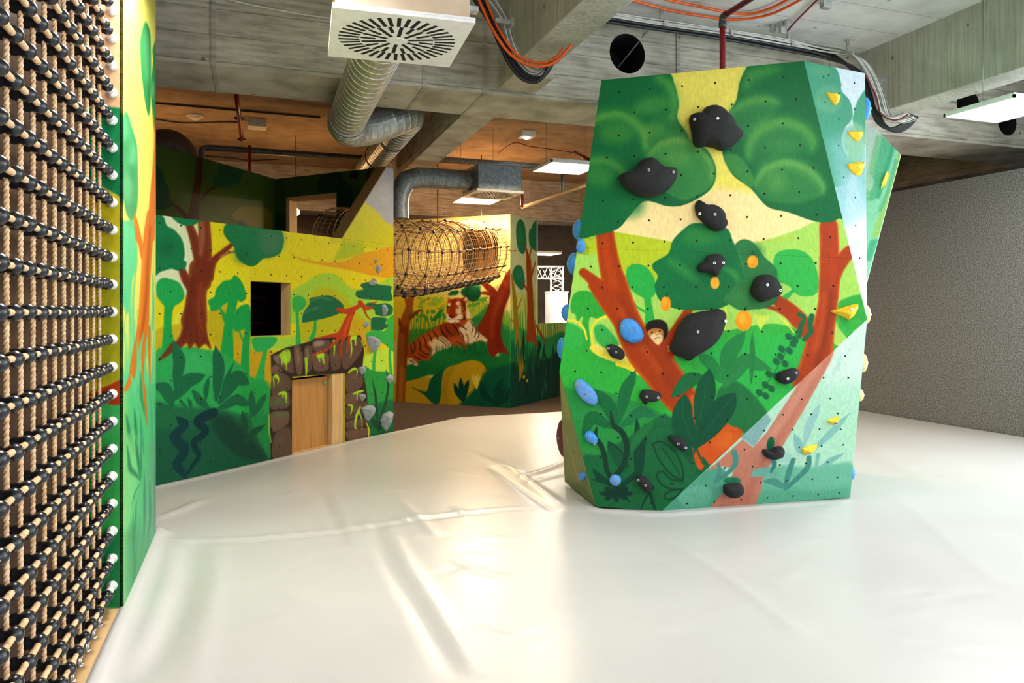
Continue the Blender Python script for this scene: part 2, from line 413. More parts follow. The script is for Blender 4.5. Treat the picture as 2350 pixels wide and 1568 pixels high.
    def leaf(s, col, x0, y0, x1, y1, x2, y2, wd, soft=1.0, a=1.0):
        """leaf blade from tip over middle to root"""
        return s.s_(col, [x0, y0, 2, (x0 + x1) / 2, (y0 + y1) / 2, wd * .75, x1, y1, wd, (x1 + x2) / 2, (y1 + y2) / 2, wd * .8, x2, y2, wd * .25], soft, a)
    def e(s, col, x, y, rx, ry, soft=1.0, a=1.0, ang=0.0):
        t = np.arange(20) * 2 * math.pi / 20; ca, sa = math.cos(ang), math.sin(ang)
        return s.b(col, np.stack([x + rx * np.cos(t) * ca - ry * np.sin(t) * sa, y + rx * np.cos(t) * sa + ry * np.sin(t) * ca], 1).ravel(), soft, a, None, False)
    def sample(s, uv):
        x = np.clip((uv[:, 0] - s.u0) / s.res, 0, s.nu - 1.001); y = np.clip((uv[:, 1] - s.v0) / s.res, 0, s.nv - 1.001)
        i = x.astype(int); j = y.astype(int); fx = (x - i)[:, None]; fy = (y - j)[:, None]; B = s.buf
        c = (B[j, i] * (1 - fx) + B[j, i + 1] * fx) * (1 - fy) + (B[j + 1, i] * (1 - fx) + B[j + 1, i + 1] * fx) * fy
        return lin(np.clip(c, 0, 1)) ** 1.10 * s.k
def inside_convex(P, U, V, pad):
    P = np.array(P); A = 0
    for (ax, ay), (bx, by) in zip(P, np.roll(P, -1, 0)): A += ax * by - bx * ay
    sg = 1 if A > 0 else -1; ok = np.ones(U.shape, bool)
    for (ax, ay), (bx, by) in zip(P, np.roll(P, -1, 0)):
        ex, ey = bx - ax, by - ay; L = math.hypot(ex, ey)
        ok &= sg * (ex * (V - ay) - ey * (U - ax)) / L > -pad
    return ok, sg
def painted_panel(name, mu, poly, parent, h=0.0, th=0.018, mat=None):
    """a plywood panel (convex outline in uv metres) cut out of the mural grid, with real thickness and its colours per vertex"""
    pl, r = mu.pl, mu.res; P = np.array(poly, float)
    lo = P.min(0); hi = P.max(0)
    i0 = int(math.floor((lo[0] - mu.u0) / r)) - 1; i1 = int(math.ceil((hi[0] - mu.u0) / r)) + 1
    j0 = int(math.floor((lo[1] - mu.v0) / r)) - 1; j1 = int(math.ceil((hi[1] - mu.v0) / r)) + 1
    nu, nv = i1 - i0 + 1, j1 - j0 + 1
    U, V = np.meshgrid(mu.u0 + (i0 + np.arange(nu)) * r, mu.v0 + (j0 + np.arange(nv)) * r)
    uc = (U[:-1, :-1] + U[1:, 1:]) / 2; vc = (V[:-1, :-1] + V[1:, 1:]) / 2
    ok, sg = inside_convex(P, uc, vc, r * .75)
    jj, ii = np.nonzero(ok); a = jj * nu + ii
    F = np.stack([a, a + 1, a + nu + 1, a + nu], 1)
    used, inv = np.unique(F, return_inverse=True)
    UV = np.stack([U.ravel()[used], V.ravel()[used]], 1); F = inv.reshape(-1, 4)
    me = bpy.data.meshes.new(name); me.vertices.add(len(UV)); me.vertices.foreach_set('co', np.column_stack([UV, np.zeros(len(UV))]).ravel())
    me.loops.add(F.size); me.loops.foreach_set('vertex_index', F.ravel().astype(np.int32))
    me.polygons.add(len(F)); me.polygons.foreach_set('loop_start', np.arange(0, F.size, 4, dtype=np.int32)); me.update(calc_edges=True)
    bm = bmesh.new(); bm.from_mesh(me)
    for (ax, ay), (bx, by) in zip(P, np.roll(P, -1, 0)):
        n = Vector((sg * (by - ay), -sg * (bx - ax), 0)).normalized()
        bmesh.ops.bisect_plane(bm, geom=bm.verts[:] + bm.edges[:] + bm.faces[:], plane_co=(ax, ay, 0), plane_no=n, clear_outer=True, dist=1e-6)
    be = [e for e in bm.edges if e.is_boundary]
    ex = bmesh.ops.extrude_edge_only(bm, edges=be)
    for v in ex['geom']:
        if isinstance(v, bmesh.types.BMVert): v.co.z -= th
    bm.to_mesh(me); bm.free()
    n = len(me.vertices); co = np.empty(n * 3); me.vertices.foreach_get('co', co); co = co.reshape(-1, 3)
    c = mu.sample(co[:, :2])
    at = me.color_attributes.new('paint', 'FLOAT_COLOR', 'POINT')
    at.data.foreach_set('color', np.column_stack([c, np.ones(n)]).astype(np.float32).ravel())
    w = pl.o + co[:, :1] * pl.u + co[:, 1:2] * pl.v + (co[:, 2:3] + h) * pl.n
    me.vertices.foreach_set('co', w.astype(np.float32).ravel()); 
    if np.cross(pl.u, pl.v).dot(pl.n) < 0: me.flip_normals()
    me.update(); me.materials.append(mat or M['paint'])
    return link(name, me, parent)
def hole_dots(name, pl, pts, r, parent, h=0.0006):
    """sunk T-nut sockets: dark countersunk cups, too small to pick apart"""
    L = []; t = np.arange(8) * math.pi / 4
    for px, py in pts:
        u, v = pl.uv(px, py)
        ring = [pl.at(u + r * math.cos(a), v + r * math.sin(a), h) for a in t] + [pl.at(u + r * .55 * math.cos(a), v + r * .55 * math.sin(a), h + .0006) for a in t]
        L.append((np.array(ring), [(i, (i + 1) % 8, 8 + (i + 1) % 8, 8 + i) for i in range(8)] + [tuple(range(8, 16))]))
    V, F = join_data(L)
    return tag(mesh(name, V, F, M['black'], parent), kind='stuff')
# ------------------------------------------------------------------ white vinyl mat
m, nt, b = new_mat('white_vinyl', 0.32, spec=0.34)
src, n_, r_ = noise_col(nt, b, 'bebcb9', 'c6c4c1', 0.7, 3)
n3 = nd(nt, 'ShaderNodeTexNoise'); n3.inputs['Scale'].default_value = 7; n3.inputs['Detail'].default_value = 5; n3.inputs['Distortion'].default_value = 0.6
nt.links.new(src, n3.inputs['Vector']); bump(nt, b, n3.outputs['Fac'], 0.10, 0.02)
M['vinyl'] = m
def floor_xy(px, py): q = on_z(px, py, 0); return q[:2]
MX0, MX1, MY0, MY1, MR = -1.35, 8.94, -2.8, 12.9, 0.027
mu_u, mu_v = np.meshgrid(np.arange(MX0, MX1 + MR, MR), np.arange(MY0, MY1 + MR, MR))
Hgt = np.zeros_like(mu_u)
def ridge(pts, amp, wid, k=8):
    """a soft fold of the vinyl along photo points: amplitude and half width in metres"""
    global Hgt
    P = catmull([floor_xy(*p) for p in pts], False, k) if len(pts) > 2 else np.array([floor_xy(*p) for p in pts])
    D = np.full(mu_u.shape, 1e9); Tn = np.zeros(mu_u.shape); L = len(P) - 1
    for i in range(L):
        e = P[i + 1] - P[i]; l = e.dot(e)
        t = np.clip(((mu_u - P[i][0]) * e[0] + (mu_v - P[i][1]) * e[1]) / l, 0, 1)
        d = (mu_u - P[i][0] - t * e[0]) ** 2 + (mu_v - P[i][1] - t * e[1]) ** 2
        k_ = d < D; D = np.where(k_, d, D); Tn = np.where(k_, (i + t) / L, Tn)
    Hgt += amp * np.exp(-D / (wid * wid)) * np.sin(np.pi * np.clip(Tn * .9 + .05, 0, 1)) ** .6
ridge([(440, 1250), (430, 1330), (400, 1420), (340, 1540)], -.030, .075)
ridge([(395, 1245), (385, 1330), (345, 1440), (290, 1540)], .018, .06)
ridge([(505, 1250), (495, 1340), (470, 1450), (440, 1568)], .012, .06)
ridge([(860, 1210), (890, 1290), (960, 1400), (1040, 1540)], -.012, .055)
ridge([(890, 1205), (930, 1290), (1000, 1400), (1090, 1540)], .011, .05)
ridge([(735, 1130), (760, 1180), (790, 1250)], -.010, .05)
ridge([(760, 1125), (790, 1190), (815, 1260)], .008, .045)
ridge([(905, 1140), (950, 1180), (1000, 1230)], .012, .04)
ridge([(1150, 1060), (1220, 1110), (1290, 1160)], .018, .05)
ridge([(1130, 1075), (1200, 1120), (1270, 1170)], -.016, .05)
ridge([(1200, 1095), (1250, 1080), (1292, 1062)], .014, .04)
ridge([(1215, 1110), (1255, 1098), (1292, 1090)], .010, .035)
ridge([(1075, 1035), (1150, 1070), (1240, 1090)], .010, .06)
ridge([(365, 1190), (420, 1170), (460, 1150)], .018, .05)
ridge([(360, 1237), (480, 1238), (640, 1230), (800, 1213), (1000, 1183), (1150, 1167), (1290, 1158)], .006, .022)
ridge([(360, 1245), (480, 1247), (640, 1239), (800, 1222), (1000, 1191), (1150, 1174), (1290, 1164)], -.005, .03)
ridge([(1420, 1190), (1560, 1260), (1700, 1350), (1830, 1450)], .008, .05)
ridge([(2040, 1130), (2130, 1200), (2230, 1290), (2350, 1370)], .007, .07)
ridge([(1980, 1010), (2060, 1070), (2150, 1110)], .014, .10)
ridge([(640, 1350), (700, 1380), (760, 1390)], .006, .03)
ridge([(1050, 1290), (1120, 1320), (1180, 1325)], .007, .04)
ridge([(1120, 1430), (1170, 1450), (1230, 1440)], .006, .03)
for (a0, b0) in ((620, 1233), (665, 1228), (710, 1223), (760, 1219), (840, 1207), (930, 1193), (1060, 1176)):
    ridge([(a0 - 14, b0 - 10), (a0 + 16, b0 + 14)], .008, .03)
for _ in range(80):
    a0 = random.uniform(450, 2300); b0 = random.uniform(1010, 1500); an = random.uniform(-.6, .6)
    ridge([(a0, b0), (a0 + 70 * math.cos(an), b0 + 35 * math.sin(an))], random.uniform(.0015, .004) * random.choice((-1, 1)), random.uniform(.028, .055))
Hgt += .006 * np.sin(mu_u * 1.7 + mu_v * .6) * np.sin(mu_v * 1.1 - mu_u * .4)
# the cover rises a little where it meets walls and the tower
Hgt += .05 * np.exp(-((mu_u + .63) / .05) ** 2) * (mu_v < 5.7)
ridge([(1330, 1150), (1368, 1169), (1440, 1176), (1518, 1181), (1700, 1168), (1951, 1150)], .022, .035, 4)
# outline of the mat: far edges
mat_edge = [floor_xy(903, 993), floor_xy(1060, 958), floor_xy(1300, 944), floor_xy(1700, 938), floor_xy(1975, 937)]
J0, J1 = on_z(365, 1118, 0), on_z(903, 992, 0)          # foot of the jungle wall
def build_mat():
    global Hgt
    nv, nu = mu_u.shape
    w_ = (J1 - J0)[:2]; w_ = np.array([-w_[1], w_[0]]) / np.linalg.norm(w_)
    Hgt = Hgt + .018 * np.exp(-(((mu_u - J0[0]) * w_[0] + (mu_v - J0[1]) * w_[1]) / .045) ** 2)       # turned up along the jungle wall
    idx = np.arange(nu * nv).reshape(nv, nu)
    uc = mu_u[:-1, :-1] + MR / 2; vc = mu_v[:-1, :-1] + MR / 2
    keep = ~((uc < -.64) & (vc < 5.46))
    jd = (J1 - J0)[:2]; jn = np.array([-jd[1], jd[0]]) / np.linalg.norm(jd)      # points away behind the wall
    lines = [(J0[:2], jn)]
    for a, c in zip(mat_edge[:-1], mat_edge[1:]):
        e = c - a; lines.append((a, np.array([-e[1], e[0]]) / np.linalg.norm(e)))
    for p, n in lines: keep &= ((uc - p[0]) * n[0] + (vc - p[1]) * n[1]) < MR
    F = np.stack([idx[:-1, :-1][keep], idx[:-1, 1:][keep], idx[1:, 1:][keep], idx[1:, :-1][keep]], 1)
    used, inv = np.unique(F, return_inverse=True); F = inv.reshape(-1, 4)
    co = np.column_stack([mu_u.ravel(), mu_v.ravel(), Hgt.ravel()])[used]
    me = bpy.data.meshes.new('vinyl_cover'); me.vertices.add(len(co)); me.vertices.foreach_set('co', co.ravel())
    me.loops.add(F.size); me.loops.foreach_set('vertex_index', F.ravel().astype(np.int32))
    me.polygons.add(len(F)); me.polygons.foreach_set('loop_start', np.arange(0, F.size, 4, dtype=np.int32)); me.update(calc_edges=True)
    bm = bmesh.new(); bm.from_mesh(me)
    for p, n in lines:
        bmesh.ops.bisect_plane(bm, geom=bm.verts[:] + bm.edges[:] + bm.faces[:], plane_co=(p[0], p[1], 0), plane_no=(n[0], n[1], 0), clear_outer=True, dist=1e-6)
    ex = bmesh.ops.extrude_edge_only(bm, edges=[e for e in bm.edges if e.is_boundary])
    for v in ex['geom']:
        if isinstance(v, bmesh.types.BMVert): v.co.z = -.2
    bm.to_mesh(me); bm.free(); me.update()
    me.polygons.foreach_set('use_smooth', [True] * len(me.polygons)); me.materials.append(M['vinyl'])
    return link('crash_mat', me)
tag(build_mat(), 'large white vinyl crash mat cover with folds and seam covering the floor', 'mat')
# ------------------------------------------------------------------ climbing tower
def at_z(px, py, Z): return W(px, py, Z)
TE, THh = at_z(1518, 1174, 5.75), at_z(1368, 1163, 5.80)
F1 = Plane(THh, TE)                      # big front facet, upright
TA, TB, TD, TG = (F1.hit(*q) for q in ((1380, 184), (1845, 140), (1990, 733), (1284, 853)))
TJ = at_z(1951, 1142, 6.10); TC = at_z(1985, 168, 5.95); TI = at_z(1296, 1106, 6.62)
F2 = Plane(TE, TJ, TD); F3 = Plane(TB, TC, TD)
# orient axes of F3 so that u runs to the right, v up
F3 = Plane(F3.o, TC, F3.o + np.array([0, 0, 1.0])) if False else F3
F4 = Plane(TI, THh, TG)
K2, K3, K4 = at_z(2012, 297, 7.25), at_z(2067, 355, 7.0), at_z(1978, 690, 6.5)
F5 = Plane(K4, K3, K2); K1 = F5.hit(1925, 262)
tower = empty('climbing_tower', 'faceted climbing boulder tower painted with jungle trees, monkey and orange fruit', 'climbing wall', loc=tuple((TE + TJ) / 2 * np.array([1, 1, 0])))
tower.location = (0, 0, 0)
MP = 5.75 / FPX
U_ = (1270, 130, 2.8506); L_ = (1270, 640, 2.8)
def ext(pl, pts):
    q = np.array([pl.uv3(p) for p in pts]); return q, q[:, 0].min() - .03, q[:, 0].max() + .03, q[:, 1].min() - .03, q[:, 1].max() + .03
def paint_F1(mu):
    mu.frame(*U_, MP)
    mu.b('f3dd9f', [200, 1060, 500, 980, 760, 900, 1040, 865, 1290, 890, 1500, 960, 1900, 1100, 2000, 1500, 100, 1500], 14)
    mu.p('b7c92c', [100, 1170, 410, 1148, 600, 1180, 760, 1208, 900, 1250, 1010, 1300, 1000, 1568, 60, 1568], 2)
    mu.b('a6d162', [900, 1330, 1100, 1275, 1320, 1218, 1480, 1172, 1600, 1130, 1690, 1088, 1800, 1040, 1950, 1020, 2100, 1400, 2100, 1700, 800, 1700], 3)
    mu.p('b9c94a', [1320, 1218, 1600, 1170, 1560, 1190, 1340, 1225], 4, .8)
    mu.p('a4d35f', [60, 1290, 290, 1290, 420, 1420, 560, 1568, 60, 1568], 4)
    mu.frame(*L_, MP)
    mu.p('a4d463', [0, 0, 480, 0, 900, 100, 2030, 0, 2030, 420, 0, 420], 3, .9)
    mu.b('37ae43', [0, 290, 100, 285, 200, 350, 250, 470, 420, 540, 700, 560, 800, 300, 960, 320, 1120, 330, 1290, 300, 1440, 290, 1600, 330, 1720, 350, 1850, 440, 2030, 420, 2030, 1568, 0, 1568], 2)
    mu.b('2fb351', [900, 430, 1200, 380, 1500, 360, 1640, 420, 1640, 700, 1400, 850, 1100, 700], 12, .7)
    # pale background trees
    mu.b('35a83f', [110, 165, 135, 95, 200, 75, 275, 105, 325, 165, 342, 230, 310, 258, 255, 250, 215, 240, 180, 245, 155, 285, 140, 230, 115, 215], 1.5)
    mu.s_('35a83f', [215, 230, 50, 205, 300, 45, 215, 420, 55], 1.5)
    mu.b('3cb150', [80, 300, 130, 290, 180, 330, 200, 400, 160, 440, 60, 430], 3, .8)
    mu.s_('eedb3c', [85, 265, 14, 150, 275, 14, 195, 320, 14, 215, 390, 10], 1.5)
    mu.s_('eedb3c', [390, 235, 26, 300, 255, 14, 250, 310, 12, 250, 410, 14, 260, 460, 16, 320, 490, 18, 365, 512, 14], 1.5)
    mu.s_('3fae50', [300, 330, 80, 330, 380, 110, 380, 420, 80], 3)
    mu.s_('e6d43c', [415, 545, 34, 480, 560, 44, 540, 600, 30, 590, 640, 10], 2)
    mu.b('2fae4b', [470, -60, 520, -95, 590, -80, 640, -20, 660, 60, 640, 115, 590, 125, 530, 95, 480, 40], 1.5)
    mu.s_('2fae4b', [600, 100, 46, 612, 180, 46, 622, 290, 66], 1.5); mu.s_('2fae4b', [510, 150, 6, 550, 190, 14, 600, 215, 18], 1)
    mu.frame(*U_, MP)
    mu.b('35b04e', [1440, 1330, 1470, 1280, 1540, 1262, 1620, 1268, 1690, 1320, 1720, 1390, 1738, 1470, 1728, 1540, 1680, 1568, 1600, 1560, 1540, 1500, 1470, 1470, 1445, 1400], 1.5)
    mu.s_('35b04e', [1600, 1500, 40, 1560, 1540, 24, 1490, 1600, 50], 1.5)
    mu.frame(*L_, MP)
    mu.p('c9da55', [1282, 228, 1392, 236, 1330, 330], 2); mu.s_('d8dc48', [1102, 170, 8, 1110, 240, 20, 1104, 330, 6], 2)
    mu.s_('eedb3c', [1440, 235, 4, 1500, 290, 8, 1545, 345, 8], 1.5)
    mu.s_('4fb94f', [1850, 250, 90, 1930, 180, 110, 2010, 230, 110], 2); mu.s_('3aae4a', [1860, 300, 60, 1900, 350, 60, 1900, 390, 20], 2)
    mu.b('2fa63f', [1830, 160, 1890, 120, 1980, 105, 2015, 180, 2012, 290, 1930, 330, 1870, 310, 1840, 250], 3, .9)
    # middle and dark ground
    mu.b('2c9147', [30, 740, 140, 715, 300, 718, 480, 775, 640, 835, 760, 920, 900, 1100, 1000, 1300, 800, 1520, 250, 1520, 60, 1300], 4)
    mu.b('1b6a3e', [180, 1160, 300, 1130, 400, 1065, 560, 970, 680, 880, 760, 890, 870, 960, 1010, 1150, 980, 1330, 720, 1540, 240, 1480], 5)
    mu.b('20743f', [1040, 790, 1070, 700, 1150, 655, 1230, 690, 1300, 760, 1370, 850, 1400, 900, 1300, 1010, 1200, 980, 1120, 930, 1060, 880], 4)
    # trunks
    for c, w_, so in (('c2580f', 1.03, 2.5), ('a8400a', 0.86, 3)):
        mu.frame(*U_, MP)
        mu.s_(c, [338, 1165, 118 * w_, 350, 1260, 126 * w_, 372, 1380, 140 * w_, 420, 1568, 165 * w_], so)
        mu.s_(c, [195, 1412, 56 * w_, 290, 1490, 80 * w_, 380, 1568, 120 * w_], so)
        mu.s_(c, [1800, 1110, 112 * w_, 1805, 1250, 116 * w_, 1800, 1400, 112 * w_, 1800, 1568, 120 * w_], so)
        mu.s_(c, [1990, 1245, 70 * w_, 1925, 1290, 82 * w_, 1860, 1380, 84 * w_, 1810, 1500, 90 * w_], so)
        mu.frame(*L_, MP)
        mu.s_(c, [395, 20, 150 * w_, 430, 150, 165 * w_, 490, 310, 180 * w_, 580, 470, 215 * w_, 690, 600, 225 * w_, 790, 730, 215 * w_, 880, 850, 190 * w_, 1000, 990, 230 * w_, 1100, 1090, 260 * w_], so)
        mu.s_(c, [270, 40, 90 * w_, 350, 140, 120 * w_, 440, 260, 130 * w_], so)
        mu.s_(c, [1780, 20, 112 * w_, 1760, 180, 118 * w_, 1735, 320, 135 * w_, 1705, 450, 170 * w_, 1680, 560, 185 * w_, 1640, 680, 190 * w_], so)
        mu.s_(c, [900, 160, 44 * w_, 850, 230, 52 * w_, 790, 330, 66 * w_, 740, 430, 110 * w_, 700, 520, 130 * w_], so)
        mu.s_(c, [1425, 130, 66 * w_, 1500, 185, 84 * w_, 1580, 260, 96 * w_, 1660, 370, 110 * w_], so)
        mu.s_(c, [1352, 178, 14 * w_, 1430, 195, 26 * w_, 1500, 230, 40 * w_, 1560, 290, 50 * w_], so)
    mu.s_('8e360b', [440, 120, 50, 520, 330, 60, 640, 520, 70, 760, 680, 60], 9, .55); mu.s_('c45418', [430, 200, 40, 560, 420, 50, 680, 590, 50], 9, .6)
    mu.s_('7e3009', [1790, 60, 26, 1770, 220, 26, 1740, 400, 36, 1690, 560, 40], 8, .6); mu.s_('c2521a', [1740, 100, 26, 1720, 300, 30, 1680, 450, 40], 8, .6)
    mu.frame(*U_, MP); mu.s_('be4a12', [330, 1180, 40, 350, 1300, 50, 390, 1500, 60], 9, .7); mu.s_('b4400e', [1830, 1120, 40, 1835, 1300, 40, 1830, 1500, 40], 9, .7)
    mu.frame(*L_, MP)
    mu.b('cc5a1a', [870, 765, 925, 750, 1040, 805, 1000, 900, 1120, 938, 1215, 1000, 1010, 1190, 950, 1250, 900, 1130, 890, 900], 3); mu.e('d9722a', 1100, 1040, 70, 50, 16, .6, -.6)
    # monkey looking out of the fork
    mu.b('241a14', [592, 315, 605, 282, 645, 264, 695, 264, 728, 288, 738, 330, 728, 372, 705, 392, 700, 340, 620, 330, 606, 345], 1.2)
    mu.b('b8793a', [606, 345, 620, 326, 660, 318, 700, 328, 708, 360, 690, 392, 640, 392, 615, 372], 1.2)
    mu.e('d9a05a', 630, 350, 18, 12, 2, 1, .2); mu.e('d9a05a', 682, 340, 18, 12, 2, 1, -.2)
    mu.b('f0d3a2', [622, 372, 650, 352, 670, 350, 700, 368, 702, 392, 690, 412, 672, 424, 652, 412, 640, 396], 1.2)
    mu.e('2a1408', 632, 346, 8, 5); mu.e('2a1408', 684, 336, 8, 5); mu.s_('7a4a20', [648, 388, 3, 668, 378, 4, 692, 380, 3], .8); mu.e('6a3a18', 660, 360, 4, 3); mu.e('6a3a18', 672, 358, 4, 3)
    for yy in (435, 448, 462): mu.s_('e8cba0', [736, yy, 6, 748, yy + 2, 5], .8)
    # foliage crowns
    mu.frame(*U_, MP)
    mu.b('0b6c3b', [260, 100, 500, 110, 740, 100, 792, 180, 820, 300, 812, 405, 870, 495, 905, 565, 1000, 605, 1062, 720, 1052, 830, 985, 905, 850, 972, 740, 978, 600, 945, 500, 1040, 420, 1128, 275, 1168, 150, 1172, 60, 900], 1.5)
    mu.b('3c8442', [790, 400, 870, 490, 910, 560, 800, 520, 680, 560, 600, 640, 560, 560, 620, 440, 700, 380], 14, .6)
    mu.s_('6fae4d', [690, 140, 57, 760, 190, 87, 795, 290, 87, 780, 390, 57], 20, 0.385); mu.s_('6fae4d', [690, 140, 30, 760, 190, 46, 795, 290, 46, 780, 390, 30], 9, 0.35)
    mu.e('5c9c48', 640, 320, 120, 60, 18, .6, -.2); mu.e('5c9c48', 660, 480, 70, 40, 16, .6)
    mu.e('0d6c3c', 420, 600, 175, 170, 14, 1)
    mu.s_('79b04c', [270, 410, 76, 400, 378, 87, 520, 420, 87, 590, 510, 84, 600, 590, 49], 18, 0.4125); mu.s_('79b04c', [270, 410, 40, 400, 378, 46, 520, 420, 46, 590, 510, 44, 600, 590, 26], 7, 0.375); mu.e('57993f', 410, 500, 110, 70, 20, .6)
    mu.b('3f8a45', [600, 690, 640, 600, 720, 545, 840, 530, 960, 590, 1050, 710, 1045, 830, 960, 900, 840, 940, 700, 860, 620, 780], 5, .85)
    mu.s_('7fae58', [630, 640, 38, 720, 565, 76, 840, 548, 87, 950, 600, 68, 1030, 700, 49, 1035, 800, 30], 17, 0.3575); mu.s_('7fae58', [630, 640, 20, 720, 565, 40, 840, 548, 46, 950, 600, 36, 1030, 700, 26, 1035, 800, 16], 6, 0.325); mu.e('5f9c4c', 800, 660, 90, 60, 20, .6)
    mu.s_('6ba648', [235, 690, 76, 330, 680, 76, 420, 720, 68, 470, 780, 38], 18, 0.385); mu.s_('6ba648', [235, 690, 40, 330, 680, 40, 420, 720, 36, 470, 780, 20], 7, 0.35); mu.e('4f9443', 300, 790, 90, 70, 20, .6)
    mu.e('0c6a3b', 240, 1000, 120, 160, 25, .7); mu.e('15754288'[:6], 500, 980, 90, 70, 20, .7)
    mu.b('0a6a3a', [1300, 40, 1500, 10, 1720, -20, 1800, 400, 1890, 1000, 1865, 1060, 1785, 1086, 1680, 1070, 1540, 1020, 1400, 982, 1290, 862, 1180, 782, 1120, 682, 1104, 602, 1140, 560, 1225, 512, 1195, 440, 1150, 372, 1195, 285, 1218, 170, 1255, 85], 1.5)
    mu.s_('5a9f48', [1262, 190, 76, 1300, 125, 114, 1390, 90, 95, 1470, 80, 38], 21, 0.385); mu.s_('5a9f48', [1262, 190, 40, 1300, 125, 60, 1390, 90, 50, 1470, 80, 20], 10, 0.35)
    mu.b('2c8245', [1150, 365, 1240, 290, 1380, 262, 1470, 290, 1440, 380, 1300, 520, 1220, 500], 12, .7); mu.s_('76ac4e', [1165, 360, 46, 1260, 300, 76, 1380, 278, 76, 1470, 300, 38], 18, 0.33); mu.s_('76ac4e', [1165, 360, 24, 1260, 300, 40, 1380, 278, 40, 1470, 300, 20], 7, 0.3)
    mu.b('2b8044', [1262, 680, 1270, 560, 1360, 460, 1500, 410, 1640, 455, 1715, 560, 1690, 640, 1500, 640, 1350, 720], 10, .5)
    mu.s_('74ad4c', [1275, 650, 38, 1290, 560, 84, 1370, 470, 103, 1500, 428, 103, 1630, 470, 95, 1695, 550, 76, 1692, 600, 30], 18, 0.3575); mu.s_('74ad4c', [1275, 650, 20, 1290, 560, 44, 1370, 470, 54, 1500, 428, 54, 1630, 470, 50, 1695, 550, 40, 1692, 600, 16], 7, 0.325)
    mu.e('3f8c47', 1500, 570, 120, 60, 22, .6)
    mu.b('3a8646', [1310, 850, 1370, 730, 1520, 678, 1670, 725, 1770, 830, 1760, 900, 1600, 960, 1400, 940], 8, .75)
    mu.s_('82b35a', [1318, 830, 27, 1390, 735, 76, 1520, 692, 87, 1660, 735, 76, 1755, 830, 49, 1758, 890, 23], 17, 0.3575); mu.s_('82b35a', [1318, 830, 14, 1390, 735, 40, 1520, 692, 46, 1660, 735, 40, 1755, 830, 26, 1758, 890, 12], 6, 0.325); mu.e('62a04e', 1460, 820, 60, 60, 20, .6)
    mu.b('4c9045', [1118, 650, 1190, 640, 1260, 700, 1310, 800, 1290, 855, 1200, 790, 1140, 720], 5, .75)
    mu.b('107540', [840, 1140, 920, 1090, 1060, 1105, 1140, 1128, 1172, 1200, 1210, 1290, 1245, 1400, 1243, 1500, 1190, 1590, 1080, 1650, 960, 1660, 800, 1650, 700, 1600, 662, 1510, 682, 1435, 648, 1385, 660, 1345, 750, 1290, 780, 1205], 1.5)
    mu.e('46963f', 960, 1170, 110, 60, 18, .5); mu.s_('4f9c48', [760, 1340, 30, 830, 1380, 50, 930, 1460, 40], 14, .6); mu.s_('5aa04c', [1110, 1380, 20, 1180, 1420, 40, 1215, 1480, 20], 8, .6)
    mu.e('0d6a3a', 1150, 1300, 60, 60, 18, .6); mu.e('0d6a3a', 860, 1500, 120, 40, 18, .5)
    mu.b('2b7a44', [1188, 1235, 1240, 1195, 1310, 1218, 1380, 1310, 1452, 1378, 1468, 1440, 1470, 1580, 1400, 1640, 1300, 1650, 1190, 1600, 1160, 1568, 1230, 1500, 1245, 1400, 1215, 1300], 1.5)
    mu.e('1d6c3c', 1320, 1280, 50, 50, 16, .7)
    mu.frame(*L_, MP)
    mu.b('2f7d42', [1150, 60, 1230, 0, 1420, 40, 1440, 110, 1390, 160, 1330, 185, 1210, 205, 1130, 165, 1090, 140], 2); mu.e('3f8f4a', 1190, 120, 60, 50, 14, .5)
    for x, y, rx, ry, st in ((722, 160, 33, 48, 90), (1223, 270, 54, 66, 186), ):
        mu.e('f59d12', x, y, rx, ry, 1.2); mu.e('fbb944', x - rx * .2, y - ry * .2, rx * .5, ry * .5, 5, .7); mu.s_('1d5a34', [x + 12, y - ry - 18, 14, x + 4, y - ry + 2, 8], 1)
    mu.e('f5a51a', 1038, 30, 28, 36, 1.5); mu.frame(*U_, MP); mu.e('f59d12', 1303, 1343, 36, 42, 1.5); mu.e('fbb944', 1296, 1335, 18, 20, 4, .7); mu.e('1d5a34', 1306, 1285, 14, 12, 2)
    mu.e('fbb13a', 1056, 1478, 28, 40, 1.5)
    # undergrowth
    mu.frame(*L_, MP)
    G1, G2, G3, G4 = '238a45', '1b6d3e', '0a5638', '0d4a34'
    mu.leaf(G1, 1235, 335, 1135, 470, 1085, 660, 105); mu.leaf(G1, 925, 480, 1010, 545, 1070, 660, 80); mu.leaf('2a8546', 1405, 582, 1235, 530, 1100, 690, 95)
    mu.leaf('257f45', 1278, 345, 1278, 500, 1270, 670, 36); mu.leaf(G2, 965, 622, 870, 655, 768, 752, 95)
    mu.leaf('1c7241', 530, 585, 465, 720, 415, 935, 80); mu.leaf('23784a'[:6], 668, 880, 560, 855, 430, 955, 72); mu.leaf(G2, 240, 700, 350, 810, 405, 935, 92); mu.leaf(G2, 180, 1010, 250, 890, 400, 960, 80)
    mu.leaf(G4, 590, 930, 560, 1100, 560, 1260, 60); mu.leaf(G4, 535, 890, 545, 1050, 530, 1250, 52); mu.leaf('1d6a40', 720, 860, 690, 960, 640, 1110, 70); mu.leaf('22753f', 650, 920, 560, 1000, 480, 1130, 60)
    mu.leaf('135a3a', 350, 1040, 400, 1130, 460, 1240, 70); mu.leaf('135a3a', 760, 900, 830, 1010, 880, 1180, 90); mu.leaf('1a6940', 870, 1200, 800, 1280, 740, 1420, 60)
    mu.leaf(G3, 1005, 578, 975, 745, 930, 940, 128); mu.leaf(G3, 845, 738, 830, 900, 905, 1070, 132); mu.leaf('085238', 1170, 735, 1070, 860, 925, 1070, 150)
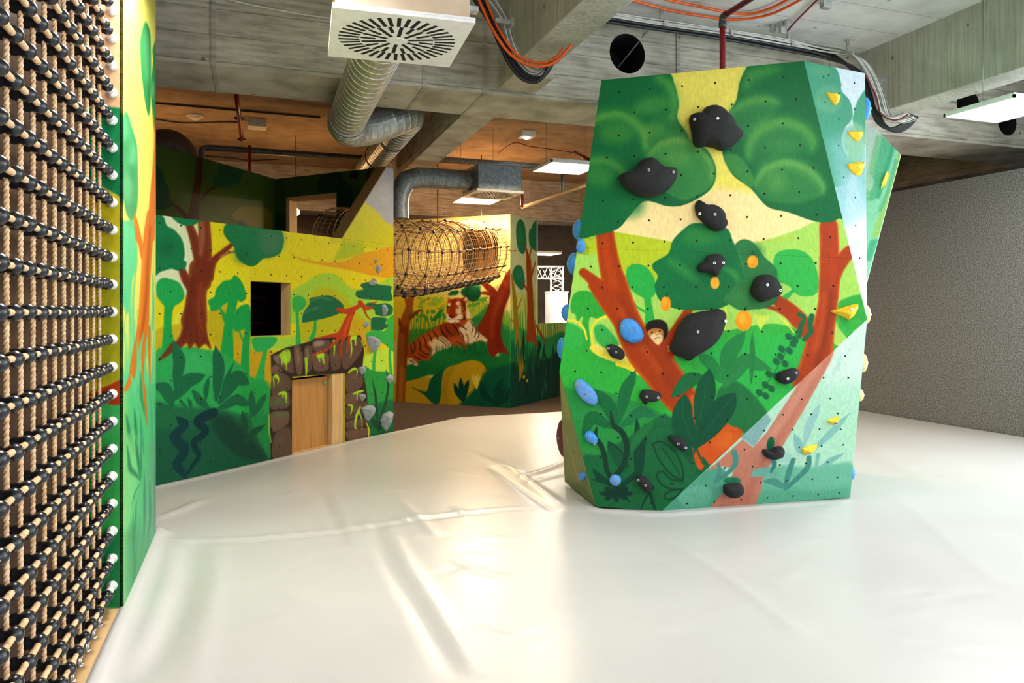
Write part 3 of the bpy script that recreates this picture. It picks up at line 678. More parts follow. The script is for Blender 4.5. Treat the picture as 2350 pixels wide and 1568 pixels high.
    mu.s_('2f7d55', [1000, 600, 3, 975, 740, 4, 940, 900, 3], 1.5, .5); mu.s_('2f7d55', [1160, 750, 3, 1060, 870, 4, 950, 1030, 3], 1.5, .5); mu.s_('2f7d55', [842, 760, 3, 832, 880, 4, 890, 1040, 3], 1.5, .5)
    mu.s_(G3, [930, 920, 14, 920, 1000, 14, 905, 1120, 10], 1.2); mu.s_(G3, [905, 1060, 14, 935, 1130, 12, 960, 1190, 8], 1.2)
    mu.s_('16402f', [368, 850, 10, 385, 940, 30, 440, 985, 38, 470, 1060, 38, 468, 1140, 36, 430, 1230, 34, 380, 1275, 30, 345, 1235, 30, 330, 1150, 32, 305, 1070, 34, 270, 1020, 32, 278, 960, 14], 1.2)
    for pts in ([640, 1060, 690, 1048, 770, 1100, 825, 1200, 830, 1290, 765, 1265, 690, 1180, 655, 1110, 640, 1060], [830, 1300, 760, 1290, 700, 1240, 665, 1260, 690, 1320, 770, 1355, 830, 1350], [830, 1350, 760, 1360, 715, 1390, 730, 1420, 790, 1400, 830, 1350], [350, 1080, 380, 1060, 450, 1130, 480, 1210, 440, 1190]):
        mu.s_('0f4430', [q for i in range(0, len(pts), 2) for q in (pts[i], pts[i + 1], 12)], 1.2, .9)
    mu.s_('0f4430', [700, 1090, 6, 770, 1190, 6, 826, 1290, 6], 1); mu.s_('0f4430', [620, 1370, 22, 640, 1440, 18, 660, 1500, 10], 1); mu.s_('0f4430', [640, 1340, 20, 600, 1400, 14, 560, 1480, 8], 1)
    for a_ in np.linspace(0, 2 * math.pi, 9)[:-1]:
        mu.leaf('123f30', 405 + 110 * math.cos(a_), 1380 + 55 * math.sin(a_), 405 + 65 * math.cos(a_), 1380 + 32 * math.sin(a_), 405, 1380, 34)
    mu.leaf(G4, 250, 1220, 300, 1280, 400, 1340, 44); mu.leaf(G4, 245, 1290, 330, 1300, 420, 1350, 36); mu.leaf(G4, 560, 1225, 500, 1280, 420, 1350, 40)
    mu.s_('1a5e3c', [960, 1150, 14, 985, 1210, 34, 950, 1250, 30, 920, 1215, 10], 1.2)
    # vine with round leaves
    V_ = '15683e'
    mu.s_(V_, [1660, 240, 34, 1648, 300, 34, 1655, 340, 30, 1610, 390, 26], 1.2); mu.s_(V_, [1578, 228, 26, 1610, 250, 24, 1588, 310, 30, 1580, 370, 30], 1.2)
    mu.s_('238448', [1570, 345, 8, 1500, 460, 8, 1420, 600, 8, 1290, 790, 8], 1)
    for x, y in ((1512, 372), (1552, 392), (1468, 452), (1516, 462), (1432, 532), (1488, 545), (1385, 612), (1432, 630), (1362, 682), (1400, 706), (1322, 732), (1364, 752), (1460, 500), (1540, 420)): mu.e(V_, x, y, 26, 20, 1.2, 1, .8)
def paint_F2(mu):
    mu.frame(*L_, MP)
    mu.p('d6efdf', [1700, 400, 2050, 220, 2050, 640, 1760, 700], 30); mu.e('b4e6c6', 1750, 950, 260, 260, 60, .7)
    mu.p('8fb9b4', [1368, 860, 1400, 908, 1290, 1082, 1190, 1010], 2)
    mu.b('5fae92', [680, 1500, 860, 1340, 1010, 1210, 1100, 1230, 1130, 1350, 1020, 1480], 3); mu.b('7cc4a4', [800, 1400, 900, 1330, 1000, 1350, 1000, 1440, 860, 1470], 8, .6)
    mu.b('78c2a3', [1330, 1260, 1450, 1200, 1640, 1210, 1800, 1190, 1930, 1200, 1930, 1440, 1300, 1460], 8)
    mu.b('5fb08f', [1310, 1380, 1500, 1350, 1700, 1360, 1930, 1330, 1930, 1440, 1290, 1470], 14, .7)
    mu.p('d18a72', [1815, 435, 1600, 635, 1500, 790, 1372, 985, 1286, 1085, 1215, 1032, 985, 1240, 1085, 1205, 1160, 1220, 1130, 1330, 1000, 1475, 1300, 1450, 1335, 1360, 1345, 1290, 1390, 1200, 1480, 1065, 1640, 790, 1775, 540], 2.5)
    mu.s_('c07660', [1780, 500, 20, 1560, 850, 40, 1380, 1130, 60, 1230, 1420, 80], 14, .6); mu.s_('dba08a', [1700, 560, 20, 1480, 900, 50, 1330, 1130, 60], 12, .6)
    mu.leaf('9fcfc6', 1716, 798, 1650, 930, 1610, 1070, 66); mu.leaf('8fc7bd', 1908, 860, 1790, 985, 1660, 1110, 56); mu.leaf('8fc7bd', 1545, 995, 1580, 1080, 1620, 1130, 62); mu.leaf('86c2b4', 1872, 1120, 1780, 1170, 1700, 1230, 44)
    mu.e('a4d6c6', 1480, 1150, 60, 34, 3, .8); mu.s_('86c2b4', [1700, 1130, 30, 1690, 1200, 24], 1.5); mu.leaf('bfe3d4', 1850, 480, 1830, 560, 1790, 620, 40); mu.leaf('cfeadf', 1960, 360, 1930, 430, 1880, 500, 44)
    mu.s_('4c968a', [1540, 1165, 36, 1515, 1240, 44, 1490, 1330, 36], 1.5); mu.s_('4c968a', [1642, 1150, 36, 1632, 1215, 44, 1560, 1290, 40, 1495, 1350, 30], 1.5); mu.leaf('559d8e', 1345, 1300, 1420, 1305, 1495, 1350, 50)
    mu.s_('55988c', [1160, 1112, 36, 1172, 1170, 40, 1140, 1230, 36, 1050, 1300, 26], 1.5); mu.s_('55988c', [1060, 1190, 18, 1064, 1250, 26, 1040, 1310, 20], 1.5); mu.s_('7ab8a8', [1300, 1250, 60, 1380, 1240, 70, 1420, 1260, 30], 4)
    mu.s_('3f8a80', [1400, 1150, 30, 1420, 1190, 36, 1400, 1240, 20], 2); mu.e('0f6a45', 1395, 1060, 24, 46, 2, 1, .2); mu.e('23805c', 1150, 1300, 55, 26, 4, .9)
def paint_F3(mu):
    mu.frame(*U_, MP)
    mu.p('e3eff5', [1880, 1130, 2100, 1000, 2100, 1700, 1950, 1700], 25); mu.p('d5e5ea', [1780, 20, 2060, 60, 2060, 460, 1900, 460], 8)
    mu.b('4da181', [1600, 0, 1830, 62, 1880, 165, 1886, 225, 1940, 290, 1958, 375, 1940, 430, 1905, 470, 1890, 560, 1915, 660, 1960, 740, 1900, 840, 1780, 760], 2)
    mu.p('79bcb2', [1800, 560, 1900, 520, 2060, 700, 2060, 900, 1880, 1000], 35, .9)
    mu.b('4fa47f', [2060, 225, 1992, 285, 1962, 385, 1960, 425, 2000, 520, 2060, 560], 3)
    mu.e('6fb38a', 1800, 280, 90, 90, 10, .7); mu.e('8fc39c', 1975, 560, 70, 130, 10, .8); mu.s_('b5d8b8', [1900, 500, 10, 1890, 560, 12, 1920, 640, 10], 5, .7); mu.e('68ad82', 1740, 90, 70, 30, 10, .6)
    mu.e('b9d3dd', 1960, 900, 60, 150, 25, .7); mu.e('cfdfe9', 1990, 1230, 40, 80, 12, .8)
def paint_F4(mu):
    mu.frame(*L_, MP)
    mu.p('8f9450', [40, 590, 120, 900, 60, 900], 12); mu.s_('b08a52', [70, 980, 40, 110, 1120, 60, 160, 1300, 50], 10, .8); mu.s_('6f8a44', [60, 800, 20, 90, 1000, 20, 120, 1200, 30], 8, .7)
    mu.s_('4f7a3c', [150, 1050, 20, 200, 1250, 30, 250, 1420, 30], 8, .8); mu.p('5b6e3a', [60, 1290, 280, 1470, 200, 1330], 14, .7)
def paint_F5(mu):
    mu.frame(1900, 300, 2.1778, 7 / FPX)
    mu.p('e4ecee', [180, -40, 262, 0, 190, 330], 5); mu.s_('7fd0b0', [300, 20, 50, 270, 150, 60, 215, 330, 50], 6); mu.s_('a8dcb4', [250, 30, 20, 225, 160, 26, 196, 330, 20], 5); mu.s_('5fc2a0', [330, 60, 20, 290, 200, 22, 250, 330, 20], 4)
    mu.s_('bfe08a', [362, 110, 18, 330, 230, 18, 240, 520, 30], 5); mu.s_('7fcfae', [340, 150, 16, 300, 300, 16, 260, 400, 14], 4); mu.e('cfe9d9', 205, 260, 24, 40, 3); mu.s_('70c8a8', [230, 560, 40, 200, 640, 30], 4)
FACETS = []
def facet(nm, pl, pts, base, painter, res, k, seams=()):
    q, u0, u1, v0, v1 = ext(pl, pts)
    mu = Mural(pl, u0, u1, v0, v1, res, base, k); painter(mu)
    polys = [q]
    for v_s in seams:           # horizontal joints between the plywood sheets
        new = []
        for P in polys:
            for sgn in (1, -1):
                out = []
                for a, c in zip(P, np.roll(P, -1, 0)):
                    da, dc = sgn * (a[1] - v_s) - .0005, sgn * (c[1] - v_s) - .0005
                    if da >= 0: out.append(a)
                    if da * dc < 0: out.append(a + (c - a) * da / (da - dc))
                if len(out) > 2: new.append(np.array(out))
        polys = new
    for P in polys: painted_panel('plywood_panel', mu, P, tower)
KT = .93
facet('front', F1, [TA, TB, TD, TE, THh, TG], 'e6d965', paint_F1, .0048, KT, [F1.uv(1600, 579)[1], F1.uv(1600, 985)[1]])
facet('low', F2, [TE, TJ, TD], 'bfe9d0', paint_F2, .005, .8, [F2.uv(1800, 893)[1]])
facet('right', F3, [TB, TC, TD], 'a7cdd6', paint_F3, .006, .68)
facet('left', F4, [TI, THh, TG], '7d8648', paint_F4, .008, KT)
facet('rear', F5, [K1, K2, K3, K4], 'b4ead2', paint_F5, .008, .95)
# the body behind the painted sheets
def hull(name, pts, mat, parent, shrink):
    bm = bmesh.new(); c = np.mean(pts, 0)
    for p in pts:
        d = c - p; bm.verts.new(p + d / np.linalg.norm(d) * shrink)
    bmesh.ops.convex_hull(bm, input=bm.verts[:])
    return bm_obj(name, bm, mat, parent)
M['green_ply'] = simple('green_stained_plywood', '3f8f52', '55a062', rough=0.6, scale=5, stretch=(1, 1, .3))
back = [at_z(1420, 215, 7.6), at_z(1930, 215, 7.3), on_z(1380, 1070, 0), on_z(1900, 1075, 0), at_z(1330, 800, 7.6), at_z(1930, 750, 7.4)]
front = [p.copy() for p in (TA, TB, TC, TD, TE, TJ, THh, TG, TI)]
hull('tower_body', front + back, M['green_ply'], tower, .03)
hull('rear_body', [K1, K2, K3, K4, at_z(1930, 300, 8.3), at_z(1920, 660, 7.6), at_z(1990, 380, 8.0)], M['green_ply'], tower, .02)
dots1 = [(429, 231), (632, 212), (842, 193), (1058, 173), (1278, 153), (1506, 132), (529, 364), (736, 347), (948, 330), (1166, 313), (1388, 293), (1590, 278), (427, 514), (630, 498), (839, 485), (1273, 453), (1500, 437), (349, 661), (527, 650), (733, 636), (944, 623), (1161, 610), (1385, 596), (1614, 581), (424, 797), (836, 775), (1050, 765), (1270, 751), (1496, 740), (1702, 729), (324, 942), (524, 934), (730, 926), (940, 915), (1158, 907), (1380, 897), (1608, 886), (422, 1080), (625, 1072), (832, 1065), (1266, 1050), (1491, 1042), (1721, 1033), (322, 1222), (521, 1217), (727, 1211), (936, 1207), (1153, 1200), (1375, 1194), (1603, 1188), (1812, 1183), (245, 1374), (431, 1371), (622, 1368), (828, 1364), (1261, 1357), (1486, 1354), (1716, 1350), (319, 1511), (517, 1509), (723, 1508), (932, 1507), (1148, 1506), (1597, 1503), (1831, 1500)]
dots1b = [(222, 192), (411, 192), (606, 194), (810, 193), (1018, 193), (1234, 194), (1455, 194), (1680, 195), (312, 329), (1124, 338), (1341, 341), (1562, 343), (1793, 345), (213, 463), (604, 470), (1015, 479), (1230, 483), (1428, 487), (1636, 490), (140, 596), (308, 600), (503, 605), (703, 610), (908, 617), (1119, 623), (1300, 629), (404, 739), (804, 753), (1021, 762), (1244, 770), (306, 870), (500, 879), (700, 888), (905, 898), (1115, 908), (416, 1021), (596, 1030), (1006, 1053), (301, 1148), (496, 1160), (899, 1188), (762, 1316), (488, 1432), (350, 1420), (630, 1442)]
dots2 = [(1875, 497), (1736, 635), (1895, 636), (1595, 775), (1780, 769), (1476, 874), (1656, 871), (1828, 866), (1355, 975), (1535, 970), (1710, 966), (1845, 968), (1228, 1097), (1580, 1083), (1723, 1075), (1862, 1067), (1102, 1215), (1280, 1206), (1455, 1197), (1622, 1187), (1762, 1179), (979, 1331), (1330, 1310), (1498, 1299), (1663, 1289), (1825, 1277), (858, 1445), (1035, 1433), (1207, 1420), (1375, 1408), (1540, 1396), (1702, 1386), (1836, 1376)]
dots3 = [(1767, 131), (1800, 121), (1970, 173), (1869, 239), (1778, 300), (1971, 344), (1868, 409), (1866, 581), (1900, 790), (1975, 922), (1977, 1105), (2004, 1320)]
up = lambda l, f: [(f[0] + x / f[2], f[1] + y / f[2]) for x, y in l]
hole_dots('bolt_holes', F1, up(dots1, U_) + up(dots1b, L_), .0085, tower)
hole_dots('bolt_holes', F2, up(dots2, L_), .0085, tower); hole_dots('bolt_holes', F3, up(dots3, U_), .008, tower)
hole_dots('bolt_holes', F4, up([(55, 740), (75, 870), (80, 980), (125, 1000), (130, 1110), (90, 1190), (135, 1220), (185, 1120), (150, 1330), (215, 1320), (230, 1400)], L_), .006, tower)
# ------------------------------------------------------------------ wall with the rope net (left): painted frame, net, sill
NX = -0.63
NW = Plane((NX, 2.0, 0), (NX, 5.0, 0))
wn = bpy.data.objects.new('wall_net', None); COL.objects.link(wn); wn['kind'] = 'structure'
LA, LB, LC = (0, 0, 2.9025), (0, 500, 2.9025), (0, 1030, 2.915)
YJ = 4.215; JB = Plane((-1.0, YJ, 0), (NX, YJ, 0)); MPN = 3.75 / FPX
mu = Mural(JB, -.05, .42, -.05, 4.15, .006, 'd9ad84', 0.95)
mu.frame(*LA, MPN)
mu.p('d9ad84', [560, -400, 812, -400, 812, 715, 560, 715], 6)
mu.p('0f7a46', [560, 722, 690, 706, 815, 722, 822, 1345, 780, 1300, 680, 1243, 560, 1243], 3); mu.e('1f8a54', 740, 900, 50, 120, 20, .5)
mu.p('bdae1e', [560, 1246, 680, 1246, 780, 1304, 822, 1340, 830, 2700, 560, 2700], 2)
mu.frame(*LB, MPN)
mu.p('a9a51c', [560, 300, 700, 285, 822, 255, 822, 1080, 560, 1120], 8, .8)
mu.p('3fae5a', [560, 1240, 850, 1200, 850, 2600, 560, 2600], 3)
mu.b('b03c10', [560, 1190, 640, 1150, 720, 1118, 835, 1075, 850, 1200, 800, 1245, 720, 1240, 640, 1190], 3)
mu.frame(*LC, MPN)
mu.p('34a04c', [560, -80, 850, -80, 850, 540, 560, 560], 14, .9); mu.p('1d8249', [560, 560, 760, 545, 850, 525, 870, 1070, 560, 1070], 6)
mu.p('d9b48a', [560, 1068, 880, 1068, 880, 1500, 560, 1500], 2)
painted_panel('jamb_panel', mu, [(.20, 0.0), (.3685, 0.0), (.3685, 4.1), (.20, 4.1)], wn, h=0)
mu = Mural(NW, 2.1, 3.55, -.02, 4.15, .0085, 'e4e06c', 0.82, asp=5.5); MPN = 4.3 / FPX
# right leaf of the frame
mu.frame(*LA, MPN)
mu.b('d8dc5a', [830, 120, 880, 110, 920, 260, 930, 600, 880, 700, 830, 500], 25, .6)
mu.b('2f9352', [965, 148, 990, 180, 1004, 260, 1006, 520, 1002, 690, 990, 772, 968, 690, 946, 520, 936, 380, 936, 250], 2); mu.b('62b077', [965, 190, 990, 280, 994, 480, 975, 560, 955, 420, 950, 280], 10, .7); mu.s_('1c7d42', [990, 560, 18, 992, 680, 16, 990, 750, 6], 4, .8)
mu.b('228548', [1018, 320, 1060, 300, 1060, 860, 1030, 870, 1012, 700, 1004, 560, 1020, 420], 2); mu.e('6fb578', 1018, 600, 12, 60, 4, .7)
mu.b('3f9d62', [812, 860, 830, 750, 852, 760, 880, 850, 912, 960, 918, 1100, 920, 1300, 905, 1430, 878, 1472, 845, 1430, 822, 1330, 805, 1200], 2)
for x, y, rx, ry in ((880, 1030, 26, 70), (850, 1250, 28, 100), (836, 870, 16, 70)): mu.e('6cba84', x, y, rx, ry, 10, .7)
mu.e('2c8a52', 880, 1150, 22, 50, 10, .6); mu.e('2c8a52', 850, 980, 18, 60, 10, .5); mu.b('58c283', [812, 1500, 850, 1470, 890, 1480, 905, 1560, 905, 1700, 812, 1700], 3)
mu.frame(*LB, MPN)
mu.p('dfe070', [812, 700, 1070, 700, 1070, 1100, 812, 1100], 20, .7)
mu.b('5fcf90', [812, 60, 860, 55, 900, 90, 915, 220, 912, 330, 880, 420, 870, 560, 845, 640, 812, 500], 4)
mu.p('58cc84', [815, 1060, 1075, 1060, 1075, 2700, 815, 2700], 25)
for i in range(16):
    x = 825 + i * 15; mu.s_('66d594', [x, 1100, 26, x + random.uniform(-14, 14), 900 + random.uniform(-60, 60), 16, x + random.uniform(-20, 20), 560 + random.uniform(0, 260), 3], 2, .85)
mu.s_('5fcf90', [880, 300, 14, 862, 520, 16, 872, 760, 14], 2, .9); mu.s_('5fcf90', [905, 350, 10, 885, 600, 16, 900, 900, 14], 2, .9); mu.s_('5ccb86', [1018, 380, 10, 1022, 620, 22, 1018, 740, 12], 2)
def left_trunk(c, w, so, a=1):
    mu.frame(*LA, MPN); mu.s_(c, [1020, 730, 6 * w, 1034, 960, 20 * w, 1022, 1250, 50 * w, 1005, 1568, 80 * w], so, a); mu.s_(c, [898, 1425, 10 * w, 906, 1500, 26 * w, 918, 1600, 34 * w], so, a)
    mu.frame(*LB, MPN); mu.s_(c, [1005, 0, 80 * w, 985, 180, 90 * w, 972, 400, 84 * w, 962, 600, 90 * w, 950, 760, 100 * w, 915, 900, 80 * w, 880, 1050, 50 * w, 840, 1140, 30 * w], so, a)
    mu.s_(c, [905, 20, 34 * w, 930, 140, 40 * w, 955, 260, 50 * w], so, a); mu.s_(c, [985, 740, 50 * w, 995, 900, 26 * w, 1000, 1100, 8 * w], so, a); mu.s_(c, [955, 800, 50 * w, 958, 1050, 30 * w, 970, 1250, 20 * w, 985, 1390, 4 * w], so, a)
left_trunk('e07a20', 1.0, 2); 
mu.s_('b8480f', [1000, 60, 18, 985, 300, 24, 972, 560, 26, 940, 800, 20], 5, .7); mu.s_('f0942e', [960, 200, 14, 945, 450, 18, 930, 700, 18], 4, .7)
for x0, y0, x1, y1, x2, y2, c in ((915, 810, 920, 960, 912, 1110, '66d594'), (955, 760, 935, 880, 925, 1000, '66d594'), (985, 750, 975, 900, 965, 1000, '66d594'), (960, 950, 968, 1080, 980, 1150, '66d594'), (935, 1020, 940, 1180, 965, 1320, '2f9a66'), (870, 1040, 895, 1130, 905, 1200, '66d594'), (840, 1310, 865, 1450, 905, 1590, '1f8a5c'), (895, 1270, 905, 1420, 925, 1600, '1f8a5c'), (935, 1310, 945, 1480, 960, 1580, '3aa878'), (1000, 1150, 1010, 1350, 1020, 1560, '4fb98a'), (1030, 1200, 1040, 1400, 1035, 1600, '3fa67c')): mu.leaf(c, x0, y0, x1, y1, x2, y2, 22)
mu.frame(*LC, MPN)
mu.b('8fe08c', [845, -60, 930, -60, 935, 150, 900, 330, 870, 480, 845, 520], 14, .7); mu.p('6fae8c', [1000, -40, 1080, -80, 1080, 620, 960, 860, 985, 400], 22, .7); mu.p('2f9a62', [845, 560, 900, 500, 1000, 640, 930, 900, 845, 1080], 20, .7)
for x0, y0, x1, y1, x2, y2, c, w_ in ((850, -20, 870, 130, 940, 210, '1f8a5c', 20), (905, -60, 925, 80, 940, 200, '1f8a5c', 20), (940, -60, 945, 100, 950, 190, '2a8f68', 14), (940, 230, 905, 290, 885, 370, '1f8a5c', 12), (912, 350, 905, 520, 895, 640, '2f8f62', 12), (890, 440, 893, 620, 900, 860, '2f8f62', 12), (965, 150, 968, 400, 962, 620, '3f9a76', 26), (1000, 200, 1005, 450, 985, 660, '4a9a7a', 26), (935, 430, 938, 600, 930, 720, '4fae80', 20), (1030, 100, 1040, 350, 1030, 560, '5a9a80', 26), (900, 700, 905, 800, 890, 900, '2a8a58', 16)): mu.leaf(c, x0, y0, x1, y1, x2, y2, w_)
uN = lambda px: NW.uv(px, 715)[0]
u_joint = YJ - 2.0
painted_panel('frame_panel', mu, [(u_joint, 0.0), (uN(357.5), 0.0), (uN(357.5), 4.1), (u_joint, 4.1)], wn)
pbox('frame_core', NW, u_joint + .02, uN(357.5) - .004, 0, 4.1, -.20, -.02, M['ply'], wn)
pbox('sill_board', NW, -2.5, u_joint, -.02, .035, -.36, -.002, M['ply_h'], wn, .003)
pbox('sill_edge', NW, -2.5, u_joint + .01, -.02, .022, -.002, .014, M['ply_h'], wn, .003)
pbox('net_backing', NW, -3.5, u_joint, -.1, 4.3, -.19, -.17, M['ply_dark'], wn)
pbox('net_header', NW, -3.5, 3.3, 4.1, 4.3, -.38, 0, M['ply'], wn)
# ---- the net
net = empty('climbing_net', 'vertical rope climbing net with black ball connectors on the plywood frame', 'climbing net')
ROW = .1395; RZ = [EYE - ROW * (n + .02) for n in range(-11, 11)]
CY = [4.0 - .141 * k for k in range(0, 22)]
XV, XH = -.703, -.683
def rope_mesh(L, r, name):
    """three-strand laid rope along z, length L"""
    n = max(12, int(L / .012)); parts = []
    for s in range(3):
        t = np.linspace(0, L, n); a = t / .055 * 2 * math.pi + s * 2 * math.pi / 3
        parts.append(tube_data(np.stack([np.cos(a) * r * .48, np.sin(a) * r * .48, t], 1), r * .62, 5, False))
    V, F = join_data(parts); me = bpy.data.meshes.new(name); me.from_pydata([tuple(v) for v in V], [], F); me.update()
    me.polygons.foreach_set('use_smooth', [True] * len(me.polygons)); me.materials.append(M['rope']); return me
vr = rope_mesh(4.0, .0090, 'rope')
a_ = np.arange(12) * math.pi / 6
def pmesh(name, V, F, mat):
    me = bpy.data.meshes.new(name); me.from_pydata([tuple(v) for v in V], [], F); me.update(); me.polygons.foreach_set('use_smooth', [True] * len(F)); me.materials.append(mat); return me
vf = pmesh('ferrule', *tube_data([(0, 0, 0), (0, 0, .02), (0, 0, .07), (0, 0, .08)], [.012, .016, .016, .011], 10), M['plastic'])
ve = pmesh('eye', *join_data([tube_data(np.stack([0 * a_, .02 * np.cos(a_), -.01 + .022 * np.sin(a_)], 1), .006, 6, False, True), tube_data([(0, 0, -.036), (0, 0, -.026)], .018, 10)]), M['bolt'])
for k, y in enumerate(CY):
    o = link('vertical_rope', vr, net); o.location = (XV, y, .07); o.rotation_euler = (0, 0, k * 1.3)
    link('rope_ferrule', vf, o); link('sill_eye', ve, o).rotation_euler = (0, 0, -k * 1.3)
YE = 3.66
hp = []
for y in np.arange(.95, 4.06, .06): hp.append((XH, y, 0))
hp += [(XH, 4.08, 0), (XH, 4.12, 0)]
V, F = tube_data(catmull(hp, False, 2), .0108, 8); hm = bpy.data.meshes.new('rope'); hm.from_pydata([tuple(v) for v in V], [], F); hm.update()
hm.polygons.foreach_set('use_smooth', [True] * len(hm.polygons)); hm.materials.append(M['rope'])
# connector: two balls grown together, the rear one on the upright rope, the front one on the level rope
P = np.array([(-.110, 0), (-.107, .012), (-.099, .0205), (-.088, .0225), (-.078, .0205), (-.070, .0215), (-.062, .0255), (-.053, .0272), (-.044, .0255), (-.034, .0185), (-.028, .010), (-.0265, 0)])
n = 14; V = []; F = []
for x, r in P:
    for j in range(n): V.append((x, r * math.cos(2 * math.pi * j / n), r * math.sin(2 * math.pi * j / n)))
for i in range(len(P) - 1):
    for j in range(n): F.append((i * n + j, i * n + (j + 1) % n, (i + 1) * n + (j + 1) % n, (i + 1) * n + j))
cm = bpy.data.meshes.new('connector'); cm.from_pydata(V, [], F); cm.update(); cm.polygons.foreach_set('use_smooth', [True] * len(F)); cm.materials.append(M['bead'])
# end fitting: white ferrule and an eye on the frame
fv, ff = tube_data([(XH, 4.105, 0), (XH, 4.125, 0), (XH, 4.165, 0), (XH, 4.175, 0)], [.017, .020, .020, .012], 10)
fe = bpy.data.meshes.new('ferrule'); fe.from_pydata([tuple(v) for v in fv], [], ff); fe.update(); fe.polygons.foreach_set('use_smooth', [True] * len(ff)); fe.materials.append(M['plastic'])
a_ = np.arange(12) * math.pi / 6
rv, rf = join_data([tube_data(np.stack([XH + .0 * a_, 4.188 + .019 * np.cos(a_), .019 * np.sin(a_)], 1), .006, 6, False, True), tube_data([(XH, YJ - .012, 0), (XH, YJ + .01, 0)], .010, 8), tube_data([(XH, YJ - .006, 0), (XH, YJ, 0)], .026, 10)])
re_ = bpy.data.meshes.new('eye'); re_.from_pydata([tuple(v) for v in rv], [], rf); re_.update(); re_.polygons.foreach_set('use_smooth', [True] * len(rf)); re_.materials.append(M['plastic'])
for z in RZ:
    if z < .14: continue
    o = link('level_rope', hm, net); o.location = (0, 0, z)
    link('rope_ferrule', fe, o); link('frame_eye', re_, o)
    for y in [4.085] + CY[:13]:
        c_ = link('ball_connector', cm, o); c_.location = (NX, y + random.uniform(-.006, .006), random.uniform(-.003, .003)); c_.rotation_euler = (random.uniform(-.1, .1), random.uniform(-.05, .05), random.uniform(-.05, .05))
cv_ = np.empty(len(cm.vertices) * 3); cm.vertices.foreach_get('co', cv_); cv_ = cv_.reshape(-1, 3); cf_ = [tuple(p.vertices) for p in cm.polygons]
V, F = join_data([(cv_ + np.array([NX, y, z]), cf_) for z in RZ if z >= .14 for y in CY[13:]])
tag(mesh('near_connectors', V, F, M['bead'], net, True), kind='stuff')
# ------------------------------------------------------------------ jungle wall
JP = Plane(J0, J1); JU, JL = (340, 180, 3.4086), (340, 600, 2.9586); MPJ = 7.9 / FPX
wj = bpy.data.objects.new('wall_jungle', None); COL.objects.link(wj); wj['kind'] = 'structure'
uj = lambda px, py=800: JP.uv(px, py)[0]
vj = lambda px, py: JP.uv(px, py)[1]
UR = uj(903); VT = 2.40; VTT = vj(902, 388)
mu = Mural(JP, -.95, UR + .03, -.03, VTT + .05, .0078, 'dccf1c', .92, asp=1.3)
mu.frame(*JU, MPJ)
mu.p('d5dcb0', [40, 1030, 330, 1080, 400, 1180, 395, 1700, 40, 1700], 3)
mu.p('c9c41c', [1400, 1300, 1760, 700, 1940, 640, 1940, 1360, 1500, 1290], 3)
mu.b('a9adb6', [1735, 800, 1820, 650, 1960, 600, 1960, 1160, 1900, 1140, 1850, 1118, 1800, 1050, 1740, 1000, 1690, 950], 2.5); mu.e('b9bcc2', 1850, 900, 50, 90, 12, .6)
mu.e('b8c01c', 1620, 1180, 90, 60, 25, .6); mu.p('aebc20', [1440, 1430, 1530, 1270, 1690, 1290, 1690, 1370, 1560, 1410], 6)
mu.b('d8a21c', [1075, 1342, 1160, 1395, 1300, 1428, 1500, 1436, 1650, 1378, 1780, 1345, 1940, 1325, 1940, 1545, 1760, 1545, 1600, 1505, 1400, 1470, 1200, 1425], 2.5)
mu.frame(*JL, MPJ)
mu.p('d8da3c', [40, 480, 150, 430, 262, 290, 262, 440, 40, 560], 3); mu.p('e2d626', [390, 60, 690, 60, 690, 330, 390, 360], 20, .7)
mu.b('a4ca3e', [960, 230, 1060, 150, 1170, 85, 1270, 88, 1340, 150, 1400, 190, 1530, 170, 1680, 110, 1680, 400, 960, 420], 2.5)
mu.b('b9b81c', [985, 560, 1030, 420, 1090, 240, 1170, 180, 1260, 190, 1340, 250, 1420, 350, 1500, 440, 1530, 640, 980, 700], 8); mu.b('c9a41c', [1380, 400, 1500, 430, 1510, 640, 1420, 560], 10, .8)
mu.b('c3b01e', [40, 480, 200, 425, 280, 440, 320, 640, 40, 660], 3); mu.b('bfae1c', [385, 380, 450, 310, 560, 288, 620, 340, 700, 400, 780, 560, 850, 620, 870, 880, 700, 820, 560, 660, 440, 570], 3); mu.b('c9a61c', [560, 640, 700, 520, 830, 590, 850, 860, 720, 810], 8, .9)
mu.p('9fd04a', [690, 515, 980, 510, 1060, 560, 1060, 600, 700, 600], 8, .9); mu.b('b9dc4a', [1470, 640, 1680, 600, 1680, 820, 1530, 750, 1470, 720], 4)
# pale trees
T_ = '18a04c'
mu.b('1fa352', [58, 150, 100, 112, 160, 122, 215, 150, 246, 220, 230, 270, 170, 305, 120, 312, 75, 260, 56, 220], 1.5); mu.s_(T_, [140, 300, 44, 132, 450, 40, 140, 600, 70], 1.5); mu.s_(T_, [175, 300, 8, 150, 350, 12, 140, 380, 12], 1)
mu.b(T_, [410, 265, 450, 238, 462, 190, 510, 135, 560, 125, 588, 94, 630, 130, 660, 200, 664, 250, 630, 276, 600, 266, 520, 290, 470, 330, 430, 336, 415, 300], 1.5); mu.s_(T_, [575, 270, 56, 548, 430, 52, 535, 640, 80], 1.5); mu.s_(T_, [490, 320, 12, 520, 380, 26, 540, 440, 26], 1.2)
mu.b(T_, [573, 410, 600, 330, 650, 294, 690, 306, 700, 420, 650, 460, 592, 476], 1.5); mu.s_(T_, [678, 440, 36, 662, 600, 44, 655, 780, 60], 1.5); mu.s_(T_, [620, 480, 8, 645, 540, 12], 1)
